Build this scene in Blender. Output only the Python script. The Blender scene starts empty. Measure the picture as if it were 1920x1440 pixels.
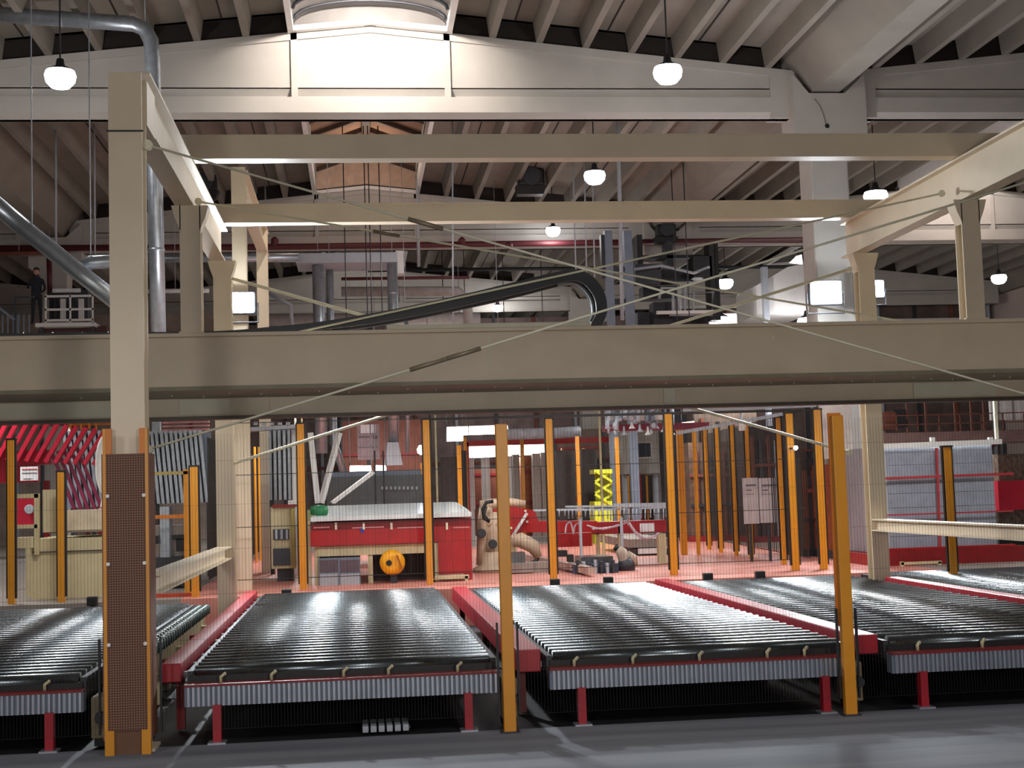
import bpy, bmesh, math, random
from mathutils import Vector, Matrix
random.seed(7)
PI = math.pi
C = bpy.context.scene.collection
sc = bpy.context.scene

# ------------------------------------------------------------------ camera
F = 2600.0
def cam_axes(yaw, pitch, roll):
    cy, sy, cp, sp = math.cos(yaw), math.sin(yaw), math.cos(pitch), math.sin(pitch)
    f = Vector((sy*cp, cy*cp, sp)); r = Vector((cy, -sy, 0)); u = r.cross(f)
    return r*math.cos(roll)+u*math.sin(roll), -r*math.sin(roll)+u*math.cos(roll), f
CR, CU, CF = cam_axes(math.radians(6.45), math.radians(4.42), math.radians(-1.78))
EYE = Vector((0, 0, 1.65))
cd = bpy.data.cameras.new('camera'); cam = bpy.data.objects.new('camera', cd); C.objects.link(cam)
cd.sensor_width = 36; cd.lens = F/1920*36; cd.clip_end = 300; cd.clip_start = .05
m = Matrix.Identity(4)
for i in range(3):
    m[i][0] = CR[i]; m[i][1] = CU[i]; m[i][2] = -CF[i]; m[i][3] = EYE[i]
cam.matrix_world = m
sc.camera = cam
def ray(x, y): return CR*((x-960)/F)+CU*((720-y)/F)+CF
def W(x, y, Y):
    d = ray(x, y); return EYE+d*(Y/d.y)
def WZ(x, y, Z):
    d = ray(x, y); return EYE+d*((Z-1.65)/d.z)

# ------------------------------------------------------------------ world and exposure
w = bpy.data.worlds.new('world'); sc.world = w; w.use_nodes = True
w.node_tree.nodes['Background'].inputs[0].default_value = (.75, .8, 1, 1)
w.node_tree.nodes['Background'].inputs[1].default_value = .02
sc.view_settings.view_transform = 'Standard'; sc.view_settings.look = 'None'
sc.view_settings.exposure = 0.3; sc.view_settings.gamma = 1
try: sc.view_settings.use_curve_mapping = False
except Exception: pass
POWER = 0.3

# ------------------------------------------------------------------ materials
def lin(c):
    return tuple(((v/255)/12.92 if v/255 <= .04045 else ((v/255+.055)/1.055)**2.4) for v in c)
MATS = {}
def mat(name, rgb, rough=.6, metal=0, var=.12, scale=6, emis=0, spec=.5, bump=0, rgb2=None, stretch=None, alpha=None, coord='Object'):
    if name in MATS: return MATS[name]
    mt = bpy.data.materials.new(name); mt.use_nodes = True; nt = mt.node_tree
    b = nt.nodes['Principled BSDF']; c = lin(rgb)
    b.inputs['Roughness'].default_value = rough; b.inputs['Metallic'].default_value = metal
    b.inputs['Specular IOR Level'].default_value = spec
    tc = nt.nodes.new('ShaderNodeTexCoord'); mp = nt.nodes.new('ShaderNodeMapping')
    nt.links.new(tc.outputs[coord], mp.inputs[0])
    if stretch: mp.inputs['Scale'].default_value = stretch
    n = nt.nodes.new('ShaderNodeTexNoise'); n.inputs['Scale'].default_value = scale; n.inputs['Detail'].default_value = 5
    nt.links.new(mp.outputs[0], n.inputs['Vector'])
    r = nt.nodes.new('ShaderNodeValToRGB'); r.color_ramp.elements[0].position = .3; r.color_ramp.elements[1].position = .7
    c2 = lin(rgb2) if rgb2 else tuple(v*(1-2*var) for v in c)
    r.color_ramp.elements[0].color = (*c2, 1); r.color_ramp.elements[1].color = (*c, 1)
    nt.links.new(n.outputs[0], r.inputs[0]); nt.links.new(r.outputs[0], b.inputs['Base Color'])
    if bump:
        bp = nt.nodes.new('ShaderNodeBump'); bp.inputs['Strength'].default_value = bump; bp.inputs['Distance'].default_value = .01
        nt.links.new(n.outputs[0], bp.inputs['Height']); nt.links.new(bp.outputs[0], b.inputs['Normal'])
    if emis:
        b.inputs['Emission Color'].default_value = (*c, 1); b.inputs['Emission Strength'].default_value = emis
    if alpha is not None: b.inputs['Alpha'].default_value = alpha
    MATS[name] = mt; return mt
CREAM = mat('cream_paint', (226, 210, 184), .42, var=.04, scale=3)
CREAM2 = mat('cream_paint_thin', (226, 222, 198), .45, var=.05)
CONC = mat('painted_concrete', (184, 180, 174), .8, var=.05, scale=2, bump=.1)
SLAB = mat('roof_slab', (134, 128, 119), .9, var=.08, scale=1.5)
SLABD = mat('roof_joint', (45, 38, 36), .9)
WHITE = mat('white_paint', (232, 230, 228), .5, var=.04)
FLOORM = mat('grey_concrete_floor', (140, 142, 150), .8, var=.1, scale=1.2, rgb2=(100, 104, 114), stretch=(.25, 3, 1))
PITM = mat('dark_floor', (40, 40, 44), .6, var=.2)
PINK = mat('salmon_floor', (214, 140, 126), .4, var=.08, scale=2, rgb2=(190, 122, 108))
YEL = mat('yellow_post_paint', (214, 142, 30), .38, var=.05)
ORG = mat('orange_guard_paint', (214, 122, 30), .42, var=.08)
BLK = mat('black_plastic', (18, 18, 20), .5, var=.1)
DKNET = mat('dark_wire', (34, 30, 30), .5, var=.1)
RED = mat('red_machine_paint', (176, 20, 24), .35, var=.08)
REDD = mat('dark_red_paint', (140, 22, 26), .45, var=.12)
RAILR = mat('red_rail_paint', (166, 28, 44), .38, var=.06)
MAG = mat('crimson_truss_paint', (186, 22, 52), .4, var=.06)
BEIGE = mat('beige_machine_paint', (206, 194, 156), .5, var=.06)
GALV = mat('galvanised_sheet', (178, 186, 196), .35, .7, var=.12, scale=12)
STEEL = mat('roller_steel', (112, 120, 124), .25, .95, var=.12, scale=8, stretch=(1, .2, 1))
ALU = mat('aluminium', (176, 180, 192), .38, .6, var=.08)
GREYB = mat('blue_grey_paint', (120, 132, 150), .5, var=.08)
LGREY = mat('light_grey_sheet', (172, 178, 188), .45, var=.05)
DGREY = mat('dark_grey_metal', (58, 60, 66), .5, .3, var=.1)
CHAINM = mat('cable_chain_plastic', (22, 27, 36), .45, var=.15, scale=20)
PIPER = mat('red_pipe_paint', (92, 36, 42), .5, var=.08)
BRN = mat('rusty_brown_panel', (132, 72, 56), .7, var=.2, scale=3)
GRN = mat('green_motor', (30, 120, 70), .4)
LIME = mat('lime_yellow_paint', (214, 220, 50), .5, var=.05)
SCRN = mat('dark_screen', (38, 48, 62), .6)
PAPER = mat('white_sign', (235, 235, 240), .6, var=.02)
INK = mat('grey_print', (110, 105, 115), .6)
REDINK = mat('red_print', (190, 70, 70), .6)
BLUEINK = mat('blue_print', (50, 70, 180), .5)
BLUEM = mat('navy_steel', (44, 62, 92), .5, var=.1)
WALLM = mat('hall_wall', (196, 178, 170), .85, var=.08, scale=.6)
TIMB = mat('skylight_boards', (150, 116, 92), .8, var=.12, scale=3)
HOSE = mat('white_hose', (226, 224, 222), .5, var=.05)
SLABW = mat('ceramic_slab', (224, 232, 234), .2, var=.03)
SKIN = mat('skin', (190, 140, 115), .6, var=.03)
WORK = mat('dark_workwear', (40, 42, 52), .8)
MOTOR = mat('amber_motor_paint', (250, 176, 14), .38, var=.04)
TRANSL = mat('skylight_sheet', (120, 117, 115), .5, var=.08, scale=4)
def emit(name, rgb, s):
    mt = bpy.data.materials.new(name); mt.use_nodes = True; nt = mt.node_tree
    nt.nodes.remove(nt.nodes['Principled BSDF']); e = nt.nodes.new('ShaderNodeEmission')
    e.inputs[0].default_value = (*lin(rgb), 1); e.inputs[1].default_value = s
    nt.links.new(e.outputs[0], nt.nodes['Material Output'].inputs[0]); return mt
GLOW = emit('lamp_glow', (235, 242, 255), 14)
GLOWF = emit('flood_glow', (240, 248, 255), 160)
GLOWT = emit('tube_glow', (255, 246, 232), 6)
def perforated():
    mt = bpy.data.materials.new('perforated_sheet'); mt.use_nodes = True; nt = mt.node_tree; b = nt.nodes['Principled BSDF']
    tc = nt.nodes.new('ShaderNodeTexCoord'); mp = nt.nodes.new('ShaderNodeMapping'); mp.inputs['Scale'].default_value = (60, 60, 60)
    ch = nt.nodes.new('ShaderNodeTexVoronoi'); ch.inputs['Scale'].default_value = 1; ch.inputs['Randomness'].default_value = 0
    r = nt.nodes.new('ShaderNodeValToRGB'); r.color_ramp.elements[0].position = .3; r.color_ramp.elements[1].position = .42
    r.color_ramp.elements[0].color = (*lin((48, 32, 26)), 1); r.color_ramp.elements[1].color = (*lin((128, 84, 62)), 1)
    nt.links.new(tc.outputs['Object'], mp.inputs[0]); nt.links.new(mp.outputs[0], ch.inputs['Vector'])
    nt.links.new(ch.outputs['Distance'], r.inputs[0]); nt.links.new(r.outputs[0], b.inputs['Base Color']); b.inputs['Roughness'].default_value = .6
    return mt
PERF = perforated()

# ------------------------------------------------------------------ mesh helpers
class MB:
    def __init__(s): s.v = []; s.f = []; s.sm = []
    def _add(s, vs, fs, sm=False):
        o = len(s.v); s.v += [tuple(p) for p in vs]; s.f += [tuple(o+i for i in f) for f in fs]; s.sm += [sm]*len(fs); return s
    def box(s, x0, y0, z0, x1, y1, z1):
        x0, x1 = min(x0, x1), max(x0, x1); y0, y1 = min(y0, y1), max(y0, y1); z0, z1 = min(z0, z1), max(z0, z1)
        v = [(x, y, z) for z in (z0, z1) for y in (y0, y1) for x in (x0, x1)]
        return s._add(v, [(0, 2, 3, 1), (4, 5, 7, 6), (0, 1, 5, 4), (2, 6, 7, 3), (0, 4, 6, 2), (1, 3, 7, 5)])
    def cbox(s, c, d): return s.box(c[0]-d[0]/2, c[1]-d[1]/2, c[2]-d[2]/2, c[0]+d[0]/2, c[1]+d[1]/2, c[2]+d[2]/2)
    def bev(s, x0, y0, z0, x1, y1, z1, b=.01):
        bm = bmesh.new(); bmesh.ops.create_cube(bm, size=1)
        for v in bm.verts:
            v.co = Vector(((x0+x1)/2+v.co.x*abs(x1-x0), (y0+y1)/2+v.co.y*abs(y1-y0), (z0+z1)/2+v.co.z*abs(z1-z0)))
        bmesh.ops.bevel(bm, geom=bm.edges[:], offset=min(b, abs(x1-x0)*.45, abs(y1-y0)*.45, abs(z1-z0)*.45), segments=2, affect='EDGES', profile=.5)
        bm.verts.index_update(); s._add([v.co[:] for v in bm.verts], [[v.index for v in f.verts] for f in bm.faces]); bm.free(); return s
    def bar(s, a, b, wd, h, up=(0, 0, 1)):      # rectangular bar from a to b
        a, b = Vector(a), Vector(b); d = (b-a).normalized(); u = Vector(up)
        if abs(d.dot(u)) > .98: u = Vector((0, 1, 0))
        r = d.cross(u).normalized(); u = r.cross(d).normalized()
        vs = [p+r*i*wd/2+u*j*h/2 for p in (a, b) for i, j in ((-1, -1), (1, -1), (1, 1), (-1, 1))]
        return s._add(vs, [(3, 2, 1, 0), (4, 5, 6, 7), (0, 1, 5, 4), (1, 2, 6, 5), (2, 3, 7, 6), (3, 0, 4, 7)])
    def tube(s, pts, rad, n=10, cap=True):
        pts = [Vector(p) for p in pts]; rr = rad if isinstance(rad, (list, tuple)) else [rad]*len(pts)
        rings = []; prev = None
        for i, p in enumerate(pts):
            a = pts[max(i-1, 0)]; b = pts[min(i+1, len(pts)-1)]; d = (b-a).normalized()
            if prev is None:
                u = Vector((0, 0, 1)) if abs(d.z) < .9 else Vector((0, 1, 0)); u = (u-d*u.dot(d)).normalized()
            else: u = (prev-d*prev.dot(d)).normalized()
            prev = u; r = d.cross(u)
            rings.append([p+(u*math.cos(2*PI*k/n)+r*math.sin(2*PI*k/n))*rr[i] for k in range(n)])
        vs = [q for R_ in rings for q in R_]; fs = []
        for i in range(len(rings)-1):
            for k in range(n): fs.append((i*n+k, i*n+(k+1) % n, (i+1)*n+(k+1) % n, (i+1)*n+k))
        s._add(vs, fs, True)
        if cap:
            o = len(s.v)-len(vs); s.f += [tuple(o+k for k in range(n))[::-1], tuple(o+(len(rings)-1)*n+k for k in range(n))]; s.sm += [False, False]
        return s
    def lathe(s, c, prof, n=24, axis='z'):
        vs = []; c = Vector(c)
        for r, h in prof:
            for k in range(n):
                a = 2*PI*k/n; q = (r*math.cos(a), r*math.sin(a), h)
                if axis == 'y': q = (q[0], q[2], q[1])
                if axis == 'x': q = (q[2], q[0], q[1])
                vs.append(c+Vector(q))
        fs = [(i*n+k, i*n+(k+1) % n, (i+1)*n+(k+1) % n, (i+1)*n+k) for i in range(len(prof)-1) for k in range(n)]
        s._add(vs, fs, True)
        o = len(s.v)-len(vs); s.f += [tuple(o+k for k in range(n))[::-1], tuple(o+(len(prof)-1)*n+k for k in range(n))]; s.sm += [False, False]
        return s
    def prism(s, prof, a, b):    # prof: list of (x,z) extruded along Y from a to b
        n = len(prof); vs = [(x, a, z) for x, z in prof]+[(x, b, z) for x, z in prof]
        fs = [tuple(range(n)), tuple(range(2*n-1, n-1, -1))]+[(i, i+n, (i+1) % n+n, (i+1) % n) for i in range(n)]
        return s._add(vs, fs)
    def prismx(s, prof, a, b):    # prof: list of (y,z) extruded along X
        n = len(prof); vs = [(a, y, z) for y, z in prof]+[(b, y, z) for y, z in prof]
        return s._add(vs, [tuple(range(n)), tuple(range(2*n-1, n-1, -1))]+[(i, i+n, (i+1) % n+n, (i+1) % n) for i in range(n)])
    def poly(s, pts): return s._add(pts, [tuple(range(len(pts)))])
    def build(s, name, mt, parent=None, kind=None):
        me = bpy.data.meshes.new(name); off = Vector((0, 0, 0))
        o = bpy.data.objects.new(name, me)
        if parent is not None:
            p = parent
            while p is not None: off += p.location; p = p.parent
        else:
            xs = [v[0] for v in s.v]; ys = [v[1] for v in s.v]; zs = [v[2] for v in s.v]
            off = Vector(((min(xs)+max(xs))/2, (min(ys)+max(ys))/2, min(zs))); o.location = off
        me.from_pydata([tuple(Vector(v)-off) for v in s.v], [], s.f)
        bm = bmesh.new(); bm.from_mesh(me); bmesh.ops.recalc_face_normals(bm, faces=bm.faces[:]); bm.to_mesh(me); bm.free()
        for i, p_ in enumerate(me.polygons): p_.use_smooth = s.sm[i] if i < len(s.sm) else False
        me.materials.append(mt); C.objects.link(o)
        if parent is not None: o.parent = parent
        if kind: o['kind'] = kind
        return o
def tag(o, label, cat, group=None, kind=None):
    o['label'] = label; o['category'] = cat
    if group: o['group'] = group
    if kind: o['kind'] = kind
    return o
def thing(name, label, cat, loc=(0, 0, 0), group=None):
    o = bpy.data.objects.new(name, None); C.objects.link(o); o.location = loc; o.empty_display_size = .1
    return tag(o, label, cat, group)
def dup(root, loc=None, label=None):
    r = root.copy(); C.objects.link(r)
    if loc is not None: r.location = loc
    if label: r['label'] = label
    for ch in list(root.children):
        c = ch.copy(); C.objects.link(c); c.parent = r
        for g in list(ch.children):
            d = g.copy(); C.objects.link(d); d.parent = c
    return r
def struct(mb, name, mt): return mb.build(name, mt, kind='structure')
def light(loc, power, rad=.2, col=(1, .96, .92)):
    l = bpy.data.lights.new('lamp_or_fill_light', 'POINT'); l.energy = power*POWER; l.shadow_soft_size = rad; l.color = col
    o = bpy.data.objects.new('lamp_or_fill_light', l); C.objects.link(o); o.location = loc; return o
def spot(loc, target, power, ang=100, rad=.1, col=(.9, .96, 1)):
    l = bpy.data.lights.new('lamp_or_fill_light', 'SPOT'); l.energy = power*POWER; l.shadow_soft_size = rad; l.color = col; l.spot_size = math.radians(ang); l.spot_blend = .6
    o = bpy.data.objects.new('lamp_or_fill_light', l); C.objects.link(o); o.location = loc
    o.rotation_euler = (Vector(target)-Vector(loc)).to_track_quat('-Z', 'Y').to_euler(); return o

# ================================================================== SETTING
NX = .36; HALF = 7.45; BAYS = [-2, 10, 22, 34, 46, 58]
ZR, ZE, ZB = 9.19, 8.40, 7.66          # beam top at ridge, at column; beam underside
XW0, XW1 = NX-HALF*3, NX+HALF*3
struct(MB().box(XW0, -4, -.2, XW1, 9.75, 0), 'floor', FLOORM)
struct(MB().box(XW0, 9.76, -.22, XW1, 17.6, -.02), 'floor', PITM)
struct(MB().box(-2.2, 17.6, -.2, 7.6, 31, .45), 'floor', PINK)
GFL = mat('beige_grey_floor', (150, 140, 132), .5, var=.1, scale=1)
struct(MB().box(XW0, 17.6, -.2, -2.2, 60, .45).box(7.6, 17.6, -.2, XW1, 60, .45).box(-2.2, 31, -.2, 7.6, 60, .45), 'floor', GFL)
struct(MB().box(XW0-.3, -4, -.2, XW0, 60, 12), 'wall_left', WALLM)
struct(MB().box(XW1, -4, -.2, XW1+.3, 60, 12), 'wall_right', WALLM)
struct(MB().box(XW0, 59.5, .45, XW1, 60, 12), 'wall_back', WALLM)
struct(MB().box(XW0, -4.3, -.2, XW1, -4, 12), 'wall_front', WALLM)
SK = 1.22    # skylight half width
def ztop(dx): return ZR-(ZR-ZE)*min(abs(dx), HALF)/HALF
for ni in (-1, 0, 1):
    cx = NX+ni*2*HALF
    for bi in range(len(BAYS)-1):
        y0, y1 = BAYS[bi]+.16, BAYS[bi+1]-.16
        mb = MB(); jb = MB()
        for sgn in (-1, 1):
            zA, zBb = ztop(SK)+.33, ztop(HALF-.6)+.33
            xa, xb = cx+sgn*SK, cx+sgn*(HALF-.55)
            for (p, q, r_, t) in [((xa, zA), (xb, zBb), (xb, zBb+.08), (xa, zA+.08))]:
                mb.prism([p, q, r_, t], y0, y1)
            k = 0; d = SK+.75
            while d < HALF-.8:
                x = cx+sgn*d; z = ztop(d)
                mb.prism([(x-.055, z), (x+.055, z), (x+.10, z+.34), (x-.10, z+.34)], y0, y1)
                if k % 2 == 0:
                    xj = x+sgn*.375; zj = ztop(d+.375)+.33
                    jb.box(xj-.012, y0, zj-.012, xj+.012, y1, zj+.02)
                d += .76; k += 1
        struct(mb, 'ceiling', SLAB)
        o = jb.build('roof_joint', SLABD); o['kind'] = 'structure'; o.name = 'trim_1'
# portal beams and columns
def portal_beam(cx, y, label):
    t = thing('concrete_beam', label, 'beam', (cx, y, ZB), 'concrete roof beams')
    L = HALF-.35; T = .16
    prof = [(cx-L, ZB), (cx+L, ZB), (cx+L, ztop(L)), (cx, ZR), (cx-L, ztop(L))]
    web = MB().prism([(cx-L, ZB), (cx+L, ZB), (cx+L, ztop(L)), (cx, ZR), (cx-L, ztop(L))], y-.06, y+.06)
    for sg in (-1, 1):
        ya_, yb_ = sorted((y+sg*.06, y+sg*.125)); web.prism([(cx-L, ZB+.48), (cx+L, ZB+.48), (cx+L, ztop(L)-.1), (cx, ZR-.1), (cx-L, ztop(L)-.1)], ya_, yb_)
    web.build('web', CONC, t)
    fl = MB().prismx([(y-T+.09, ZB), (y+T-.09, ZB), (y+T, ZB+.09), (y+T, ZB+.34), (y-T, ZB+.34), (y-T, ZB+.09)], cx-L, cx+L)
    for sg in (-1, 1):
        fl.prismx([(y+sg*.055, ZB+.37), (y+sg*.125, ZB+.48), (y+sg*.125, ZB+.5), (y+sg*.055, ZB+.5)], cx-L+.5, cx+L-.5)
    fl.build('lower_flange', CONC, t)
    tp = MB().prism([(cx-L, ztop(L)-.13), (cx, ZR-.13), (cx+L, ztop(L)-.13), (cx+L, ztop(L)), (cx, ZR), (cx-L, ztop(L))], y-T, y+T)
    tp.build('upper_flange', CONC, t)
    for sx in (-1, 1):
        MB().box(cx+sx*1.22-.05, y-T, ZB+.34, cx+sx*1.22+.05, y+T, ztop(1.22)).build('stiffener', CONC, t)
        # end block
        x0, x1 = sorted((cx+sx*L, cx+sx*(L-.55)))
        MB().prism([(x0, ZB), (x1, ZB), (x1, ztop(x1-cx)), (x0, ztop(x0-cx))], y-T-.006, y+T+.006).build('end_block', CONC, t)
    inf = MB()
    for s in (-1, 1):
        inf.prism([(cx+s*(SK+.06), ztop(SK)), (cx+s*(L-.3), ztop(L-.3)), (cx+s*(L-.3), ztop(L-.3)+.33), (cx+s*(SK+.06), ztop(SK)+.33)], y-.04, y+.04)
    inf.build('gap_shade', SLABD, t)  # dark strip standing in for the shaded gap above the beam
    return t
names = {22: 'nearest', 34: 'second', 46: 'third', 58: 'farthest'}
nav = {-1: 'of the left bay', 0: 'spanning the centre with skylight above', 1: 'of the right bay'}
for ni in (-1, 0, 1):
    for y in BAYS[2:]:
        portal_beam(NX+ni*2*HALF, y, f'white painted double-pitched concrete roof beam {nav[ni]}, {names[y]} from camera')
colw = {22: 'tall white concrete column with flared head and small dark hole', }
for ci, cxx in enumerate((NX-3*HALF, NX-HALF, NX+HALF, NX+3*HALF)):
    for y in BAYS[1:]:
        if y == 10 or (ci in (0, 3)): continue
        side = 'left' if ci == 1 else 'right'
        t = thing('concrete_column', f'white square concrete column {side} of centre carrying the {names[y]} roof beam', 'column', (cxx, y, .45), 'concrete hall columns')
        MB().bev(cxx-.32, y-.3, .45, cxx+.32, y+.3, 7.2, .03).build('shaft', CONC, t)
        MB().prism([(cxx-.32, 7.1), (cxx+.32, 7.1), (cxx+.66, 7.3), (cxx+.66, ZE-.05), (cxx+.3, 8.02), (cxx-.3, 8.02), (cxx-.57, ZE-.05), (cxx-.57, 7.3)], y-.34, y+.34).build('column_head', CONC, t)
        if ci == 2 and y == 22:
            c = W(1551, 236, y-.345); MB().lathe(c, [(.035, -.004), (.04, .0), (.035, .01)], 16, 'y').build('hole', BLK, t)
            p = [W(1527, 185, y-.35), W(1537, 198, y-.35), W(1544, 215, y-.35), W(1548, 232, y-.35)]
            MB().tube(p, .006, 6).build('crack', mat('crack', (120, 105, 100), .8), t)
    for bi in range(1, len(BAYS)-1):
        y0, y1 = BAYS[bi]-.1, BAYS[bi+1]-.1
        if ci in (0,): continue
        zz = 8.05
        mb = MB().prism([(cxx-.23, zz), (cxx+.23, zz), (cxx+.75, zz+.75), (cxx+.75, zz+.83), (cxx-.75, zz+.83), (cxx-.75, zz+.75)], y0-.5 if bi == 1 else y0, y1)
        o = mb.build('gutter_beam', SLAB)
        tag(o, f'v-shaped concrete gutter beam over the {"left" if ci == 1 else "right" if ci == 2 else "far right"} column line, {["", "nearest", "second", "third", "last"][bi]} bay', 'gutter beam', 'gutter beams')
# skylights
SKN = 0
def skylight(cx, y0, y1, arched):
    global SKN; SKN += 1
    t = bpy.data.objects.new(f'window_{SKN}', None); C.objects.link(t); t.location = (cx, (y0+y1)/2, ztop(SK)); t['kind'] = 'structure'
    zc = ztop(SK); top = zc+(.62 if not arched else .12)
    for s in (-1, 1):
        MB().box(cx+s*SK, y0, zc-.02, cx+s*(SK+.09), y1, top).build('curb', WHITE, t)
    for yy in (y0, y1-.12):
        MB().prism([(cx-SK-.09, zc-.03), (cx-SK-.09, zc+.05), (cx, ZR+.05), (cx+SK+.09, zc+.05), (cx+SK+.09, zc-.03), (cx, ZR-.03)], yy, yy+.12).build('end_sill', WHITE, t)
    if arched:
        N = 14
        def arc(k, rr=1.0): a = PI*k/N; return (cx-math.cos(a)*SK*rr, top-.03+math.sin(a)*.32*rr)
        sh = MB()
        for k in range(N):
            (xa, za), (xb, zb) = arc(k, 1.02), arc(k+1, 1.02)
            sh._add([(xa, y0, za), (xb, y0, zb), (xb, y1, zb), (xa, y1, za)], [(0, 1, 2, 3)], True)
        sh.build('vault_sheet', TRANSL, t)
        MB().prism([arc(k) for k in range(N+1)], y1-.03, y1).build('end_sheet', TRANSL, t)
        yy = y0+.3
        while yy < y1:
            MB().tube([(arc(k, .98)[0], yy, arc(k, .98)[1]) for k in range(N+1)], .028, 6).build('arched_rib', DGREY, t); yy += .48
    else:
        MB().prism([(cx-SK, top), (cx, top+.45), (cx+SK, top), (cx+SK, top+.04), (cx, top+.49), (cx-SK, top+.04)], y0, y1).build('lantern_roof', TIMB, t)
        MB().box(cx-.09, y0, top+.28, cx+.09, y1, top+.45).build('ridge_beam', mat('dark_timber', (78, 60, 50), .7), t)
        yy = y0+.5
        while yy < y1:
            MB().prism([(cx-SK, top-.1), (cx, top+.33), (cx+SK, top-.1), (cx+SK, top), (cx, top+.44), (cx-SK, top)], yy, yy+.08).build('rafter', mat('dark_timber', (78, 60, 50), .7), t); yy += 1.1
        MB().prism([(cx-SK, zc+.1), (cx-SK, top), (cx, top+.45), (cx+SK, top), (cx+SK, zc+.1), (cx, ZR+.1)], y1-.06, y1).build('gable_board', mat('gable_board', (214, 186, 164), .7), t)
for ni in (-1, 0, 1):
    for bi in range(1, len(BAYS)-1):
        skylight(NX+ni*2*HALF, BAYS[bi]+.17, BAYS[bi+1]-.17, (bi in (1, 3)))
# bay behind camera: plain closed strip
struct(MB().box(XW0, -4, 9.9, XW1, 10, 10.0), 'ceiling', SLAB)
struct(MB().box(XW0, 10, 10.6, XW1, 60, 10.7), 'ceiling', SLABD)

def roofz(x):
    k = round((x-NX)/(2*HALF)); d = abs(x-NX-k*2*HALF)
    return (8.2 if d > HALF-.6 else ztop(d)+.33) if d > SK else 9.2
# ================================================================== LAMPS
def bay_lamp(px, py, Y, r, label, power, ztop_=None):
    r *= 1.4; p = W(px, py, Y); t = thing('bay_lamp', label, 'lamp', p, 'hanging bay lamps')
    MB().lathe(p, [(r*.15, -r*.75), (r*.6, -r*.66), (r*.92, -r*.3), (r, r*.1), (r*.9, r*.4)], 20).build('lamp_bowl', GLOW, t)
    MB().lathe(p, [(r*.92, r*.4), (r*.6, r*.6), (r*.3, r*.75), (r*.22, r*1.2), (.01, r*1.25)], 16).build('lamp_housing', DGREY, t)
    zt = ztop_ or roofz(p.x)
    if zt > p.z+.3: MB().tube([(p.x, p.y, p.z+r*1.2), (p.x, p.y, zt)], .012, 6).build('hanging_cord', DGREY, t)
    light((p.x, p.y, p.z-r-.05), power, .15)
bay_lamp(113, 145, 19, .15, 'glowing bay lamp hanging at the far upper left of the hall', 260)
bay_lamp(1252, 137, 19, .15, 'glowing bay lamp hanging in front of the nearest concrete beam right of the skylight', 260)
bay_lamp(1115, 331, 26, .15, 'glowing bay lamp between the two upper cream crossbeams', 260)
bay_lamp(1642, 369, 26, .17, 'glowing bay lamp right of the concrete column', 260)
bay_lamp(1037, 433, 33, .13, 'small bay lamp glowing just under the rear cream crossbeam', 90)
bay_lamp(933, 577, 45, .13, 'tiny round lamp glowing inside the loop of the cable chain', 200)
bay_lamp(1360, 531, 40, .17, 'small lamp glowing left of the white duct box', 300)
bay_lamp(1350, 604, 34, .2, 'bright lamp touching the top edge of the big cream girder', 500)
bay_lamp(1513, 604, 35.3, .18, 'lamp glowing low beside the foot of the concrete column', 300)
bay_lamp(1873, 522, 36, .15, 'lamp glowing at the far right under the dark bay roof', 400)
# unseen fill lights added throughout the hall, without lamp bodies
for x, y, z, p, rr in ((-4, 5.5, 4.3, 500, .5), (1.5, 5.5, 4.6, 500, .5), (7, 5.5, 4.3, 550, .5), (-9, 12, 5.5, 300, .3), (12, 12, 5.5, 300, .3), (-8, 26, 6, 400, .25), (13, 30, 6, 500, .25), (14, 20, 6, 400, .25), (-10, 38, 6, 400, .25), (1, 40, 5, 2400, .3), (5, 27, 4, 1700, .3), (-1, 26, 4, 1500, .3), (-6, 20, 3.6, 1000, .3), (9, 22, 4, 1400, .3), (2.4, 19, 3.4, 600, .3), (4.5, 16.5, 3.6, 300, .3), (10, 34, 5, 1200, .3), (-6, 34, 5, 1200, .3), (-3, 15.6, 3.5, 400, .2), (.3, 16, 3.4, 430, .2), (3.2, 16, 3.4, 430, .2), (7.5, 16, 3.4, 500, .2)):
    spot((x, y, z), (x, y+.3, 0), p, 165, rr, (1, .985, .97))      # added fills aimed down, keeping direct light off the roof
for x, y, z, p, rr in ((2.5, -2.5, 2.3, 2000, .4), (-2.5, -2.5, 2.3, 1500, .4)):
    spot((x, y, z), (x, 10, 2.4), p, 110, rr, (1, .96, .92))       # added fill from behind the camera for girder and frame fronts
for x, y, z, p in ((3, 52, 6, 350), (-9, 50, 6, 350), (14, 46, 6, 250), (1, 16, 6.2, 130), (-6, 16, 6.2, 90), (9, 16, 6.2, 90), (1, 28, 6.3, 110), (10, 28, 6.3, 60), (-8, 28, 6.3, 60)):
    light((x, y, z), p, .3)  # added point fills for the roof and far bays
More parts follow.
